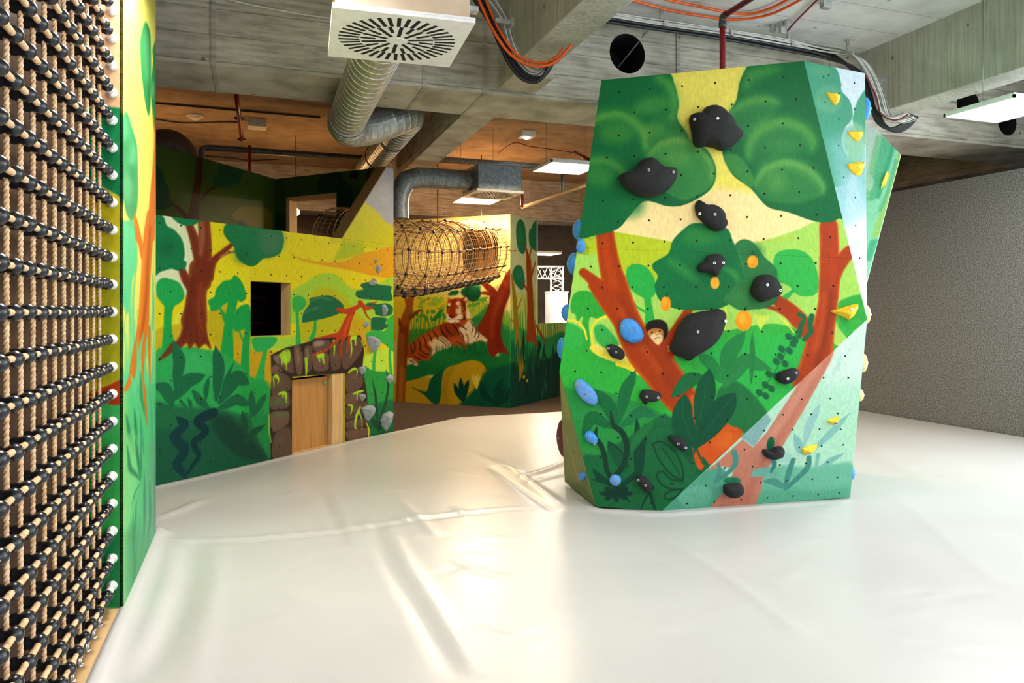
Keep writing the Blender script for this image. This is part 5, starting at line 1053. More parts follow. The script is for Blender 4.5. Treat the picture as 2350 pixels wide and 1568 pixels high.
for q in ((668, 1150, 700, 1240, 752, 1330, 50), (730, 1102, 738, 1200, 750, 1330, 52), (808, 1118, 780, 1210, 758, 1330, 48), (922, 1128, 955, 1260, 1065, 1360, 62), (1132, 1110, 1085, 1210, 1065, 1360, 64), (1165, 1180, 1120, 1260, 1070, 1360, 46), (1205, 1180, 1160, 1300, 1075, 1370, 46), (1150, 1330, 1110, 1340, 1060, 1370, 30)): mu.leaf('0a4a3a', *q)
tu = lambda px, py=700: TL_.uv(px, py)[0]; tv = lambda px, py: TL_.uv(px, py)[1]
o0, o1, p0, p1 = tu(1056), tu(1143), tv(1100, 642), tv(1100, 528)
for P in (rect(0, o0 - .0015, 0, HT), rect(o1 + .0015, lL, 0, HT), rect(o0, o1, p1, HT), rect(o0, o1, 0, p0)): painted_panel('plywood_panel', mu, P, wt)
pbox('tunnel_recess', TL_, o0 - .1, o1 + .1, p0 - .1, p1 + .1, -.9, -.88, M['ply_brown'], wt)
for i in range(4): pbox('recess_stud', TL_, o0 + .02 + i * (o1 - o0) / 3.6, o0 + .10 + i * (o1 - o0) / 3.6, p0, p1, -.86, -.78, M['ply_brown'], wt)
mu = Mural(TR_, -.05, lR + .05, -.05, HT + .08, .0105, 'e2e3a6', .78, asp=2.1); mu.frame(*TU, MPT)
G_ = '2f8a58'
for q in ([1364, 830, 1368, 750, 1392, 695, 1420, 692, 1450, 740, 1466, 850, 1472, 950, 1455, 1020, 1430, 1045, 1390, 1010, 1372, 930], [1494, 880, 1500, 800, 1520, 780, 1545, 722, 1600, 710, 1600, 1000, 1545, 1000, 1505, 960], [1325, 1250, 1345, 1190, 1375, 1160, 1425, 1178, 1448, 1280, 1455, 1340, 1440, 1402, 1410, 1410, 1350, 1340]): mu.b(G_, q, 1.5)
mu.e('4aa070', 1415, 850, 22, 70, 8, .5); mu.e('4aa070', 1400, 1260, 26, 50, 8, .5)
O_ = 'b5521e'
mu.s_(O_, [1452, 940, 12, 1475, 1020, 22, 1490, 1110, 36, 1498, 1250, 46, 1512, 1420, 56, 1522, 1560, 66], 1.6); mu.s_(O_, [1522, 975, 10, 1508, 1040, 16, 1494, 1110, 24], 1.6); mu.s_(O_, [1566, 1120, 10, 1540, 1200, 18, 1512, 1300, 26], 1.6); mu.s_(O_, [1432, 1340, 12, 1465, 1390, 24, 1500, 1440, 30], 1.6)
mu.frame(*TF, MPT)
mu.p('dadc62', [1200, 300, 1700, 300, 1700, 720, 1200, 720], 14, .8)
for i in range(26):
    x = 1212 + i * 19; mu.s_('4aae4a', [x, 720, 12, x + random.uniform(-8, 8), 560, 9, x + random.uniform(-16, 16), random.uniform(330, 520) if x < 1440 else 600, 4], 1.2, .9)
mu.b('36a658', [1190, 690, 1300, 640, 1450, 700, 1560, 720, 1720, 680, 1720, 1000, 1190, 1000], 5)
mu.b('154f3a', [1190, 1010, 1250, 950, 1340, 930, 1420, 880, 1500, 930, 1600, 900, 1720, 800, 1720, 1450, 1190, 1450], 6)
mu.s_(O_, [1375, -10, 50, 1385, 250, 58, 1395, 520, 70, 1402, 720, 100], 1.8); mu.s_(O_, [1390, 680, 60, 1355, 735, 20, 1330, 750, 8], 1.6); mu.s_(O_, [1410, 690, 60, 1440, 770, 30, 1455, 815, 6], 1.6); mu.s_(O_, [1450, 610, 20, 1490, 690, 22, 1550, 785, 10], 1.6)
mu.s_('b08a20', [1213, 120, 12, 1240, 330, 36, 1262, 600, 44, 1290, 880, 56, 1306, 1010, 50, 1290, 1130, 8], 1.6); mu.s_('b08a20', [1316, 330, 6, 1290, 400, 12, 1268, 450, 16], 1.4); mu.s_('b08a20', [1190, 545, 12, 1230, 570, 16, 1255, 640, 22], 1.4)
for i in range(30):
    x = random.uniform(1205, 1690); y = random.uniform(900, 1300); mu.leaf(random.choice(('0d3c30', '1c6a44', '123f32', '2a7a4c')), x + random.uniform(-30, 30), y - random.uniform(60, 160), x + random.uniform(-15, 15), y - 40, x, y + 50, 18)
for i in range(12): x = 1215 + i * 22; mu.leaf('1d6e42', x + random.uniform(-12, 12), 720 + random.uniform(0, 80), x, 860, x + 5, 980, 16)
mu.leaf('103f34', 1330, 640, 1325, 780, 1330, 960, 20); mu.leaf('103f34', 1470, 740, 1480, 800, 1460, 920, 30); mu.e('e0b828', 1330, 1095, 12, 16); mu.e('e0b828', 1360, 1130, 10, 14)
ur = TR_.uv(1232, 700)[0]; vl = TR_.uv(1265, 742)[1]
painted_panel('plywood_panel', mu, rect(0.0, ur - .0015, 0, HT), wt); painted_panel('plywood_panel', mu, rect(ur, lR, 0, vl), wt)
pbox('white_edge_strip', TR_, ur - .004, ur + .03, vl, HT, -.12, .004, M['white_metal'], wt)
pbox('wall_frame', TL_, 0, o0, 0, HT - .004, -.12, -.018, M['ply'], wt); pbox('wall_frame', TL_, o1, lL - .06, 0, HT - .004, -.12, -.018, M['ply'], wt); pbox('wall_frame', TL_, o0, o1, 0, p0, -.12, -.018, M['ply'], wt)
pbox('wall_frame', TR_, .05, ur - .004, 0, HT - .004, -.12, -.018, M['ply'], wt); pbox('wall_frame', TR_, ur, lR, 0, vl - .004, -.12, -.018, M['white_metal'], wt)
L = []
for ky in range(20):
    for kx in range(22):
        u = .1 + kx * .13 + (.065 if ky % 2 else 0); v = .1 + ky * .15
        if u > lL - .04 or v > HT - .8: continue
        ring = [TL_.at(u + .006 * math.cos(a), v + .006 * math.sin(a), .001) for a in t]; L.append((np.array(ring), [tuple(range(8))]))
V, F = join_data(L); tag(mesh('bolt_holes', V, F, M['black'], wt), kind='stuff')
# ------------------------------------------------------------------ rope tunnel between the upper room and the tiger wall
tun = empty('rope_tunnel', 'hanging brown rope net tunnel with black connectors in front of the tiger wall', 'net tunnel')
axis = catmull([W(1112, 576, 13.42), W(1030, 584, 12.2), W(930, 592, 10.9), W(830, 575, 10.45), W(770, 560, 10.7)], False, 14)
TAN = np.gradient(axis, axis=0); TAN /= np.linalg.norm(TAN, axis=1)[:, None]
SL = np.concatenate([[0], np.cumsum(np.linalg.norm(np.diff(axis, axis=0), axis=1))])
def tp(s, a, k=1.0):
    """point on the tunnel skin at arc length s, angle a (0 = up)"""
    c = np.array([np.interp(s, SL, axis[:, i]) for i in range(3)]); tg = np.array([np.interp(s, SL, TAN[:, i]) for i in range(3)]); tg[2] = 0; tg /= np.linalg.norm(tg)
    sd = np.array([tg[1], -tg[0], 0]); r = .54 * k
    h = math.cos(a); z = h * r * (1.0 if h < 0 else .98) - (.05 * math.sin(s * 8) * max(h, 0) * .6)
    return c + sd * math.sin(a) * r * .92 + np.array([0, 0, z])
LT = SL[-1]; L = []
for i in range(int(LT / .075)):
    s = i * .075; L.append(tube_data([tp(s, a) for a in np.arange(36) * 2 * math.pi / 36], .0052, 3, False, True))
for j in range(44):
    a = j * 2 * math.pi / 44; L.append(tube_data([tp(s, a) for s in np.arange(0, LT, .1)], .0052, 3, False))
V, F = join_data(L); M['rope_mid'] = simple('tan_netting_cord', 'c09a68', 'a07c4e', rough=0.9, scale=50)
tag(mesh('fine_netting', V, F, M['rope_mid'], tun), kind='stuff')
M['rope_dark'] = simple('worn_brown_rope', 'a07a48', '7d5c34', rough=0.9, scale=50)
bm = bmesh.new(); bmesh.ops.create_icosphere(bm, subdivisions=2, radius=.030); bmesh.ops.scale(bm, vec=(1, 1, .8), verts=bm.verts)
kn = bpy.data.meshes.new('knot'); bm.to_mesh(kn); bm.free(); kn.materials.append(M['bead']); kn.polygons.foreach_set('use_smooth', [True] * len(kn.polygons))
RS = np.arange(.12, LT, .27); AS = [0, .75, 1.45, 2.1, 2 * math.pi - .75, 2 * math.pi - 1.45, 2 * math.pi - 2.1]
for s in RS:
    rr_ = tube('ring_rope', [tp(s, a, 1.01) for a in np.arange(28) * 2 * math.pi / 28], .011, M['rope_dark'], tun, 6, True, True)
    for a in AS: link('ball_connector', kn, rr_).location = tuple(tp(s, a, 1.02))
for a in AS: tube('level_rope', [tp(s, a, 1.01) for s in np.arange(0, LT, .15)], .011, M['rope_dark'], tun, 6)
LB = [math.pi + d for d in (-.62, -.42, -.22, 0, .22, .42, .62)]
for j, a in enumerate(LB):
    tube('floor_rope', [tp(s, a, 1.03 + .015 * (k % 2)) for k, s in enumerate(np.arange(0, LT, .11))], .018, M['rope_dark'], tun, 6)
NSS = int(LT / .11)
for k in range(min(NSS, 34)):
    for j, a in enumerate(LB):
        if (k + j) % 2 == 0: c_ = link('ball_connector', kn, tun); c_.location = tuple(tp(k * .11 + .04, a, 1.045)); c_.scale = (1.35, 1.35, 1.35)
    if k % 1 == 0:
        tube('cross_rope', [tp(k * .11 + (.0 if k % 2 else .11), LB[0], 1.04), tp(k * .11 + .055, math.pi, 1.05), tp(k * .11 + (.11 if k % 2 else .0), LB[-1], 1.04)], .015, M['rope_dark'], tun, 5)
sh = np.argmin([abs(((q := tp(s, 0))[0] * CT - q[1] * ST) / (q[0] * ST + q[1] * CT) * FPX + CX - 1003) for s in np.arange(0, LT, .05)]) * .05
q = tp(sh, 0); tube('hanger_rope', [q, (q[0], q[1], SOF + .03 + .9)], .012, M['rope_dark'], tun, 6)
for a in np.arange(8) * math.pi / 4:
    q = tp(.02, a); tube('wall_tie', [q, q + (A1 - A0) / lL * .05 - TL_.n * .2], .012, M['rope_dark'], tun, 5)
# ------------------------------------------------------------------ climbing holds
M['hold_black'] = simple('black_resin', '0f1012', '18191b', rough=.85, scale=30, bmp=.35)
M['hold_blue'] = simple('blue_resin', '2a7fd0', '3f8fd6', rough=.6, scale=30, bmp=.2)
M['hold_blue_pale'] = simple('worn_blue_resin', '5f93cf', '4a86c8', rough=.65, scale=30, bmp=.2)
M['hold_yellow'] = simple('yellow_resin', 'f2c81e', 'e6b818', rough=.55, scale=30, bmp=.15)
M['hold_cream'] = simple('cream_resin', 'f0dc9a', 'e6cf88', rough=.6, scale=30)
M['hold_grey'] = simple('grey_resin', '9aa4a8', '87929a', rough=.6, scale=25, bmp=.15)
M['hold_maroon'] = simple('maroon_resin', '6a2038', '551a2c', rough=.6)
rnd = random.Random(5)
def hold(label, pl, fr, flat, H, mat, bolts=(), apex=None, style='round', group=None, h0=0.0):
    P = np.array(flat, float).reshape(-1, 2); X = np.stack([fr[0] + P[:, 0] / fr[2], fr[1] + P[:, 1] / fr[2]], 1)
    uv = pl.uvs(X); uv = catmull(uv, True, 3 if style == 'round' else 1) if style == 'round' else uv
    c = uv.mean(0); n = len(uv)
    ap = c if apex is None else pl.uvs(np.array([[fr[0] + apex[0] / fr[2], fr[1] + apex[1] / fr[2]]]))[0]
    org = pl.at(c[0], c[1], 0)
    e = empty('climbing_hold', label, 'climbing hold', group, loc=tuple(org))
    if style == 'round': prof = [(0, 0), (-.02, .25), (.03, .55), (.14, .78), (.32, .92), (.55, .985), (.8, 1.0)]
    else: prof = [(0, 0), (.04, .22), (.60, .92), (.85, 1.0)]
    V = []; F = []; RM = np.linalg.norm(uv - ap, axis=1).mean() * .9
    for k, (s, h) in enumerate(prof):
        for j in range(n):
            dv = uv[j] - ap; rj = np.linalg.norm(dv); bl = min(1.0, max(0, s) * 1.35) if style == 'round' else 0
            q = ap + dv / rj * (rj * (1 - bl) + RM * bl) * (1 - s); jit = rnd.uniform(-.03, .03) * H if 0 < k < 5 else 0
            V.append(pl.at(q[0], q[1], h0 + h * H + jit) - org)
    V.append(pl.at(ap[0], ap[1], h0 + H) - org)
    for k in range(len(prof) - 1):
        for j in range(n): F.append((k * n + j, k * n + (j + 1) % n, (k + 1) * n + (j + 1) % n, (k + 1) * n + j))
    o = (len(prof) - 1) * n
    for j in range(n): F.append((o + j, o + (j + 1) % n, len(prof) * n))
    bm = bmesh.new(); bv = [bm.verts.new(v) for v in V]
    for f in F: bm.faces.new([bv[i] for i in f])
    bm_obj('hold_body', bm, mat, e, style == 'round')
    for bx, by in bolts:
        u, v = pl.uv(fr[0] + bx / fr[2], fr[1] + by / fr[2])
        # height of the body at the bolt
        d = np.linalg.norm(uv - np.array([u, v]), axis=1).min(); R = np.linalg.norm(uv - c, axis=1).mean()
        hb = H * (1.01 if d > R * .45 else .8)
        b0 = pl.at(u, v, h0 + hb - .012) - org
        bo = tube('bolt', [b0, b0 + pl.n * .020], .0105, M['bolt'], e, 10, False)
        tube('bolt_socket', [b0 + pl.n * .020, b0 + pl.n * .0206], .005, M['black'], bo, 6, False)
    return e
BK = M['hold_black']
hold('largest upper black climbing hold with a side lobe, nearest the tower top', F1, U_, [887, 430, 895, 395, 930, 383, 960, 385, 990, 345, 1040, 333, 1090, 345, 1130, 380, 1165, 420, 1190, 470, 1228, 510, 1215, 540, 1150, 600, 1095, 618, 1050, 600, 990, 590, 945, 598, 915, 570, 905, 510], .17, BK, [(1049, 443), (907, 440)])
hold('wide wing-shaped black climbing hold on the left tree crown', F1, U_, [434, 785, 480, 765, 530, 745, 570, 690, 620, 672, 665, 680, 700, 715, 740, 735, 790, 737, 805, 760, 790, 820, 740, 880, 690, 905, 650, 920, 560, 918, 500, 885, 450, 850], .16, BK, [(613, 768), (773, 776)])
hold('slanting black climbing hold on the cream sky between the crowns', F1, U_, [925, 975, 945, 945, 965, 950, 1000, 972, 1050, 975, 1095, 1000, 1120, 1035, 1125, 1065, 1137, 1090, 1115, 1125, 1070, 1142, 1020, 1128, 975, 1085, 935, 1040], .10, BK, [(1042, 1044), (947, 1038)])
hold('small black climbing hold on the middle green crown', F1, U_, [940, 1380, 955, 1355, 985, 1345, 1000, 1310, 1035, 1295, 1090, 1298, 1118, 1330, 1115, 1360, 1090, 1395, 1075, 1430, 1050, 1440, 1020, 1415, 960, 1410], .09, BK, [(1040, 1356), (1101, 1353)])
hold('black climbing hold beside the orange fruit above the right branch', F1, L_, [1265, 70, 1280, 20, 1310, -15, 1360, -25, 1405, -15, 1440, 20, 1462, 70, 1450, 105, 1400, 125, 1370, 140, 1330, 150, 1290, 125, 1265, 90], .12, BK, [(1350, 43), (1438, 77)])
hold('biggest black climbing hold, ridged, right beside the painted monkey', F1, L_, [745, 440, 775, 370, 800, 300, 860, 235, 930, 215, 1000, 205, 1050, 195, 1090, 215, 1102, 245, 1090, 310, 1050, 390, 1000, 440, 920, 490, 870, 522, 830, 505, 770, 480], .18, BK, [(906, 337), (1084, 270)])
hold('small black climbing hold left of the red trunk inside the yellow outline', F1, L_, [340, 440, 360, 422, 395, 425, 440, 450, 458, 490, 440, 518, 400, 512, 365, 495], .07, BK, [(400, 468), (353, 445)])
hold('black climbing hold against the left edge of the red trunk', F1, L_, [552, 750, 570, 715, 610, 712, 650, 720, 685, 735, 688, 765, 660, 785, 610, 790, 590, 808, 565, 780], .07, BK, [(596, 751), (669, 759)])
hold('ridged black climbing hold on the vine by the right trunk', F1, L_, [1432, 640, 1440, 605, 1480, 588, 1530, 575, 1560, 580, 1570, 605, 1555, 640, 1510, 670, 1480, 675, 1450, 665], .08, BK, [(1487, 636), (1543, 600)])
hold('black climbing hold among the dark leaves left of the orange root', F1, L_, [737, 1015, 760, 1005, 800, 1015, 845, 1040, 862, 1080, 850, 1103, 815, 1095, 780, 1070, 750, 1040], .06, BK, [(795, 1051), (845, 1078)])
hold('black climbing hold lowest on the dark undergrowth facet', F1, L_, [533, 1275, 550, 1262, 590, 1275, 620, 1300, 630, 1340, 620, 1370, 595, 1368, 565, 1335, 540, 1310], .07, BK, [(588, 1314), (541, 1283)])
hold('black climbing hold on the pink trunk of the pale facet', F2, L_, [1340, 1110, 1350, 1095, 1390, 1098, 1420, 1080, 1460, 1075, 1470, 1095, 1460, 1125, 1420, 1140, 1360, 1140], .08, BK, [])
hold('black climbing hold lowest on the pale facet near the mat', F2, L_, [1090, 1340, 1100, 1320, 1150, 1312, 1200, 1315, 1208, 1345, 1190, 1370, 1130, 1388, 1095, 1375], .09, BK, [])
BL, BP = M['hold_blue'], M['hold_blue_pale']
hold('large bright blue oval climbing hold on the red trunk', F1, L_, [425, 300, 450, 262, 490, 256, 530, 275, 565, 320, 580, 365, 560, 395, 520, 412, 470, 400, 435, 360], .06, BL, [(502, 332), (443, 302)])
hold('long pale blue oval climbing hold near the left tower edge', F1, L_, [135, 680, 150, 650, 180, 645, 230, 680, 265, 720, 283, 765, 275, 800, 245, 810, 190, 780, 150, 730], .06, BP, [(203, 737), (152, 677)])
hold('small blue climbing hold over the painted snake', F1, L_, [200, 1005, 215, 980, 245, 980, 275, 1010, 285, 1040, 270, 1062, 240, 1055, 212, 1035], .05, BL, [(231, 1018), (265, 1050)])
hold('small pale blue climbing hold on the dark flower near the mat', F1, L_, [360, 1285, 375, 1262, 405, 1258, 430, 1275, 432, 1305, 410, 1328, 380, 1325, 362, 1305], .045, BP, [(395, 1297)])
hold('tiny blue climbing hold on the bare wood side facet', F4, L_, [172, 1265, 180, 1245, 198, 1243, 210, 1262, 208, 1285, 190, 1292, 176, 1282], .03, BL, [])
hold('blue climbing hold on the left tower edge below the crown', F1, U_, [150, 1240, 160, 1205, 185, 1192, 205, 1215, 208, 1255, 195, 1280, 170, 1285, 152, 1265], .05, BL, [(168, 1238)])
LS = Plane(TI, at_z(1330, 1085, 7.6), TG)   # left side, seen edge on
def side_hold(label, c, r, H, mat, nrm):
    c = np.array(c); e = empty('climbing_hold', label, 'climbing hold', None, loc=tuple(c)); nrm = np.array(nrm, float); nrm /= np.linalg.norm(nrm)
    a = np.cross(nrm, (0, 0, 1)); a /= np.linalg.norm(a); b_ = np.cross(a, nrm)
    V = []; F = []; n = 14; prof = [(1.0, -.3), (1.02, .15), (.9, .5), (.65, .8), (.3, .97)]
    for s, h in prof:
        for j in range(n): t_ = 2 * math.pi * j / n; V.append((a * math.cos(t_) * r[0] + b_ * math.sin(t_) * r[1]) * s + nrm * h * H)
    V.append(nrm * H)
    for k in range(len(prof) - 1):
        for j in range(n): F.append((k * n + j, k * n + (j + 1) % n, (k + 1) * n + (j + 1) % n, (k + 1) * n + j))
    for j in range(n): F.append(((len(prof) - 1) * n + j, (len(prof) - 1) * n + (j + 1) % n, len(V) - 1))
    bm = bmesh.new(); bv = [bm.verts.new(v) for v in V]
    for f in F: bm.faces.new([bv[i] for i in f])
    bm_obj('hold_body', bm, mat, e, True); tube('bolt', [nrm * (H - .004), nrm * (H + .006)], .010, M['bolt'], e, 8, False)
    return e
camr = np.array([CT, -ST, 0]); camf = np.array([ST, CT, 0])
nl = -camr * .95 - camf * .3; nr = camr * .95 - camf * .25
side_hold('upper blue climbing hold poking out from the left tower side', at_z(1331, 528, 6.0), (.10, .085), .05, BL, nl)
side_hold('middle blue climbing hold poking out from the left tower side', at_z(1320, 606, 6.0), (.10, .09), .06, BL, nl)
side_hold('narrow blue climbing hold poking out beside the low painted wall', at_z(1303, 718, 6.05), (.06, .07), .05, BL, nl)
side_hold('lowest blue climbing hold poking out from the left tower side', at_z(1291, 800, 6.05), (.07, .09), .04, BL, nl)
side_hold('big maroon climbing hold bulging from the left tower side near the mat', at_z(1297, 1005, 6.7), (.15, .18), .06, M['hold_maroon'], nl)
YL = M['hold_yellow']
hold('topmost yellow wedge climbing hold on the teal facet', F3, U_, [1780, 235, 1850, 250, 1870, 275, 1860, 300, 1838, 322, 1815, 290], .05, YL, [], (1830, 270), 'facet')
hold('middle yellow wedge climbing hold on the teal facet', F3, U_, [1920, 495, 1985, 488, 2012, 492, 2010, 530, 1985, 558, 1945, 525], .05, YL, [], (1980, 515), 'facet')
hold('lowest yellow wedge climbing hold on the teal facet, with bolt', F3, U_, [1920, 705, 1985, 690, 2020, 690, 2028, 715, 2005, 780, 1975, 778, 1935, 740], .06, YL, [(1999, 710)], (1975, 730), 'facet')
hold('long yellow wedge climbing hold across the right red trunk', F1, L_, [1775, 210, 1840, 190, 1920, 165, 1955, 160, 1957, 190, 1930, 240, 1895, 265, 1860, 245, 1800, 222], .07, YL, [(1895, 196)], (1890, 215), 'facet')
hold('small yellow wedge climbing hold upper on the pale facet', F2, L_, [1757, 908, 1790, 895, 1835, 885, 1830, 910, 1800, 938, 1775, 930], .04, YL, [(1792, 912)], (1795, 912), 'facet')
hold('small yellow wedge climbing hold lower on the pale facet', F2, L_, [1595, 1090, 1630, 1075, 1695, 1062, 1690, 1085, 1650, 1115, 1630, 1130, 1600, 1120], .04, YL, [(1628, 1105)], (1635, 1100), 'facet')
F5F = (1900, 300, 2.1778)
hold('yellow crescent climbing hold on the rear mint facet', F5, F5F, [300, 198, 305, 225, 290, 268, 264, 292, 272, 258, 285, 220], .05, YL, [], (285, 250), 'facet')
side_hold('cream climbing hold hanging under the rear mint facet', at_z(2003, 535, 6.85), (.06, .10), .05, M['hold_cream'], nr)
side_hold('uppermost cream climbing hold on the right tower edge', at_z(1987, 722, 5.75), (.06, .075), .035, M['hold_cream'], nr)
side_hold('second cream climbing hold on the right tower edge', at_z(1980, 833, 5.85), (.06, .075), .035, M['hold_cream'], nr)
side_hold('lowest cream climbing hold on the right tower edge', at_z(1973, 907, 5.95), (.05, .05), .03, M['hold_cream'], nr)
side_hold('blue climbing hold low on the right tower edge', at_z(1953, 1085, 6.08), (.05, .06), .03, BP, nr)
side_hold('blue wedge climbing hold high on the right tower edge by the cables', at_z(1984, 250, 6.3), (.06, .10), .05, BL, nr)
GR = M['hold_grey']
gh = (('topmost grey climbing hold on the yellow jungle wall', [1545, 35, 1560, 22, 1580, 40, 1578, 60, 1562, 82, 1548, 60], .04, (1562, 45)), ('grey climbing hold over the flat green crown top', [1493, 148, 1530, 110, 1545, 130, 1535, 165, 1510, 165], .05, (1528, 140)),
      ('grey climbing hold on the second flat green crown', [1585, 300, 1605, 290, 1625, 330, 1615, 360, 1590, 368], .05, (1600, 325)), ('small grey climbing hold left of the lowest flat crown', [1460, 425, 1480, 405, 1497, 415, 1492, 440, 1475, 452], .04, (1485, 425)),
      ('big pale grey wedge climbing hold beside the stone arch top', [1483, 510, 1530, 510, 1572, 535, 1565, 580, 1525, 618, 1495, 570], .08, (1535, 545)), ('grey climbing hold on the right arch shoulder stone', [1430, 720, 1465, 712, 1475, 740, 1450, 772, 1435, 750], .05, (1455, 738)),
      ('grey climbing hold on the plant stem by the wall edge', [1612, 790, 1640, 765, 1660, 780, 1655, 815, 1635, 833], .05, (1640, 795)), ('small grey climbing hold on the slimy arch stone', [1425, 905, 1465, 900, 1470, 925, 1450, 952], .05, (1452, 918)),
      ('large grey climbing hold right of the low arch stones', [1445, 1000, 1490, 973, 1525, 980, 1520, 1020, 1490, 1085, 1475, 1075], .09, (1500, 1010)), ('largest two-faced grey climbing hold lowest by the wall edge', [1575, 1080, 1590, 1040, 1635, 1015, 1658, 1030, 1650, 1090, 1610, 1155, 1585, 1120], .10, (1600, 1060)),
      ('grey climbing hold high on the orange painted cloud', [1533, -10, 1548, -14, 1556, 0, 1545, 14], .03, (1545, 0)))
for lb, q, H, ap in gh: hold(lb, JP, JL, q, H, GR, [], ap, 'facet')
# ------------------------------------------------------------------ air ducts and outlets
def duct(name, label, path, r, mat, ribs=.13, k=8, parent=None):
    P = catmull(path, False, k); d = np.concatenate([[0], np.cumsum(np.linalg.norm(np.diff(P, axis=0), axis=1))])
    s = []; x = 0
    while x < d[-1] - ribs: s += [x, x + ribs - .014, x + ribs - .010, x + ribs - .004]; x += ribs
    s = np.array(s + [d[-1]]); Q = np.stack([np.interp(s, d, P[:, i]) for i in range(3)], 1)
    R = np.array([r + (.0045 if (i % 4) in (2, 3) else 0) for i in range(len(s))])
    V, F = tube_data(Q, R, 28)
    o = mesh(name, V, F, mat, parent); 
    return tag(o, label, 'duct') if parent is None else o
d1 = empty('air_duct', 'large galvanised spiral duct running under the girder from the white air outlet', 'duct')
duct('duct_pipe', None, [(.88, 5.15, 3.55), (.90, 6.4, 3.55), (.91, 7.3, 3.55), (.92, 7.78, 3.55)], .185, M['galv'], parent=d1)
duct('duct_elbow', None, [(.92, 7.76, 3.55), (.93, 8.02, 3.55), (1.03, 8.24, 3.56), (1.25, 8.36, 3.63), (1.5, 8.45, 3.75), (1.70, 8.62, 3.86), (1.77, 8.95, 3.9)], .19, M['galv'], ribs=.09, parent=d1)
duct('duct_pipe', None, [(1.77, 8.95, 3.9), (1.77, 10, 3.9), (1.77, 12.4, 3.9)], .185, M['galv'], parent=d1)
for y in (7.78,): tube('duct_collar', [(.92, y - .02, 3.55), (.92, y + .03, 3.55)], .197, M['galv_dull'], d1, 28, False)
for y in (9.9, 11.2): tube('duct_collar', [(1.77, y - .02, 3.9), (1.77, y + .03, 3.9)], .197, M['steel_pipe'], d1, 28, False)
def outlet(name, label, c, side, rot, bh, boxmat, platemat, th=.02):
    """square swirl outlet: plate with radial slots under a plenum box; c = centre of the plate's underside"""
    e = empty(name, label, 'air vent', loc=c); e.rotation_euler = (0, 0, rot); a = side / 2; b_ = a * .93
    bm = bmesh.new(); n = 48; R = [.06, .47, .95]
    box('face_plate', (-a, -a, 0), (a, a, th), platemat, e, None, .003)
    bm.free()
    box('plenum_box', (-b_, -b_, th), (b_, b_, bh), boxmat, e, None, .004)
    box('plate_flange', (-a, -a * 1.0, th), (a, a, th + .012), platemat, e)
    def slot(r0, r1, w):
        me = bpy.data.meshes.new('slot'); v = [(r0, -w, -.0012), (r1, -w, -.0012), (r1, w, -.0012), (r0, w, -.0012), (r0, -w, .004), (r1, -w, .004), (r1, w, .004), (r0, w, .004)]
        me.from_pydata(v, [], [(3, 2, 1, 0), (0, 1, 5, 4), (1, 2, 6, 5), (2, 3, 7, 6), (3, 0, 4, 7)]); me.update(); me.materials.append(M['black']); return me
    m1 = slot(a * .57, a * .88, a * .028); m2 = slot(a * .17, a * .55, a * .028); m3 = slot(a * .33, a * .55, a * .028)
    for i in range(38): o = link('air_slot', m1, e); o.rotation_euler = (0, 0, i * 2 * math.pi / 38)
    for i in range(20): o = link('air_slot', m2 if i % 2 else m3, e); o.rotation_euler = (0, 0, i * 2 * math.pi / 20)
    tube('centre_cap', [(0, 0, -.004), (0, 0, .004)], a * .12, platemat, e, 20, False)
    return e
M['box_tan'] = simple('beige_insulated_sheet', 'd8c4ac', 'cbb498', rough=0.6, scale=6)
o1_ = outlet('air_outlet', 'large white square ceiling air outlet with radial black slots', (.873, 4.737, EYE + 1.75), .845, math.radians(-3.6), .75, M['box_tan'], M['white_metal'])
box('hanger_bracket', (.40, -.36, .10), (.455, -.30, .13), M['galv'], o1_); box('hanger_bracket', (.40, .25, .10), (.455, .31, .13), M['galv'], o1_)
c2 = W(1128, 449, 11.2)
outlet('air_outlet', 'smaller grey steel air outlet above the rope tunnel', (c2[0], c2[1], c2[2]), .74, math.radians(4), .40, M['galv_dull'], M['plastic'])
duct('rear_air_duct', 'short grey duct feeding the small air outlet above the tunnel', [(c2[0] - .34, c2[1], 3.52), (c2[0] - .8, c2[1], 3.52), (c2[0] - 1.1, c2[1], 3.52), (c2[0] - 1.33, c2[1], 3.44), (c2[0] - 1.42, c2[1], 3.2), (c2[0] - 1.42, c2[1], 2.9)], .15, M['galv_dull'], ribs=.2)
bd = W(375, 345, 10.6)
tube('brown_duct', catmull([W(320, 352, 10.4), W(360, 335, 10.4), W(395, 333, 10.5), W(420, 362, 10.6), W(425, 420, 10.6)], False, 8), .21, simple('brown_duct_paint', '5a3c28', '4a3020', rough=.6), None, 20)
tag(bpy.data.objects['brown_duct'], 'brown curved duct above the dark painted wall beside the net wall', 'duct')
# ------------------------------------------------------------------ lamps
def led(label, c, side, power, col, strength, group='square light panels'):
    e = empty('light_panel', label, 'light', group, loc=c)
    a = side / 2
    for nm, lo, hi in (('frame', (-a, -a, 0), (-a + .02, a, .03)), ('frame', (a - .02, -a, 0), (a, a, .03)), ('frame', (-a, -a, 0), (a, -a + .02, .03)), ('frame', (-a, a - .02, 0), (a, a, .03))): box(nm, lo, hi, M['white_metal'], e)
    box('diffuser', (-a + .015, -a + .015, .004), (a - .015, a - .015, .02), emit('lit_diffuser', col, strength), e)
    box('back_tray', (-a + .01, -a + .01, .02), (a - .01, a - .01, .05), M['white_metal'], e)
    for sx in (-1, 1): tube('hanger_wire', [(sx * a * .8, 0, .04), (sx * a * .8, 0, CEIL - c[2])], .003, M['galv_dull'], e, 5)
    if power:
        l = bpy.data.lights.new('panel_light', 'AREA'); l.shape = 'SQUARE'; l.size = side * .94; l.energy = power; l.color = col
        o = bpy.data.objects.new('panel_light', l); COL.objects.link(o); o.parent = e; o.location = (0, 0, -.012)
    return e
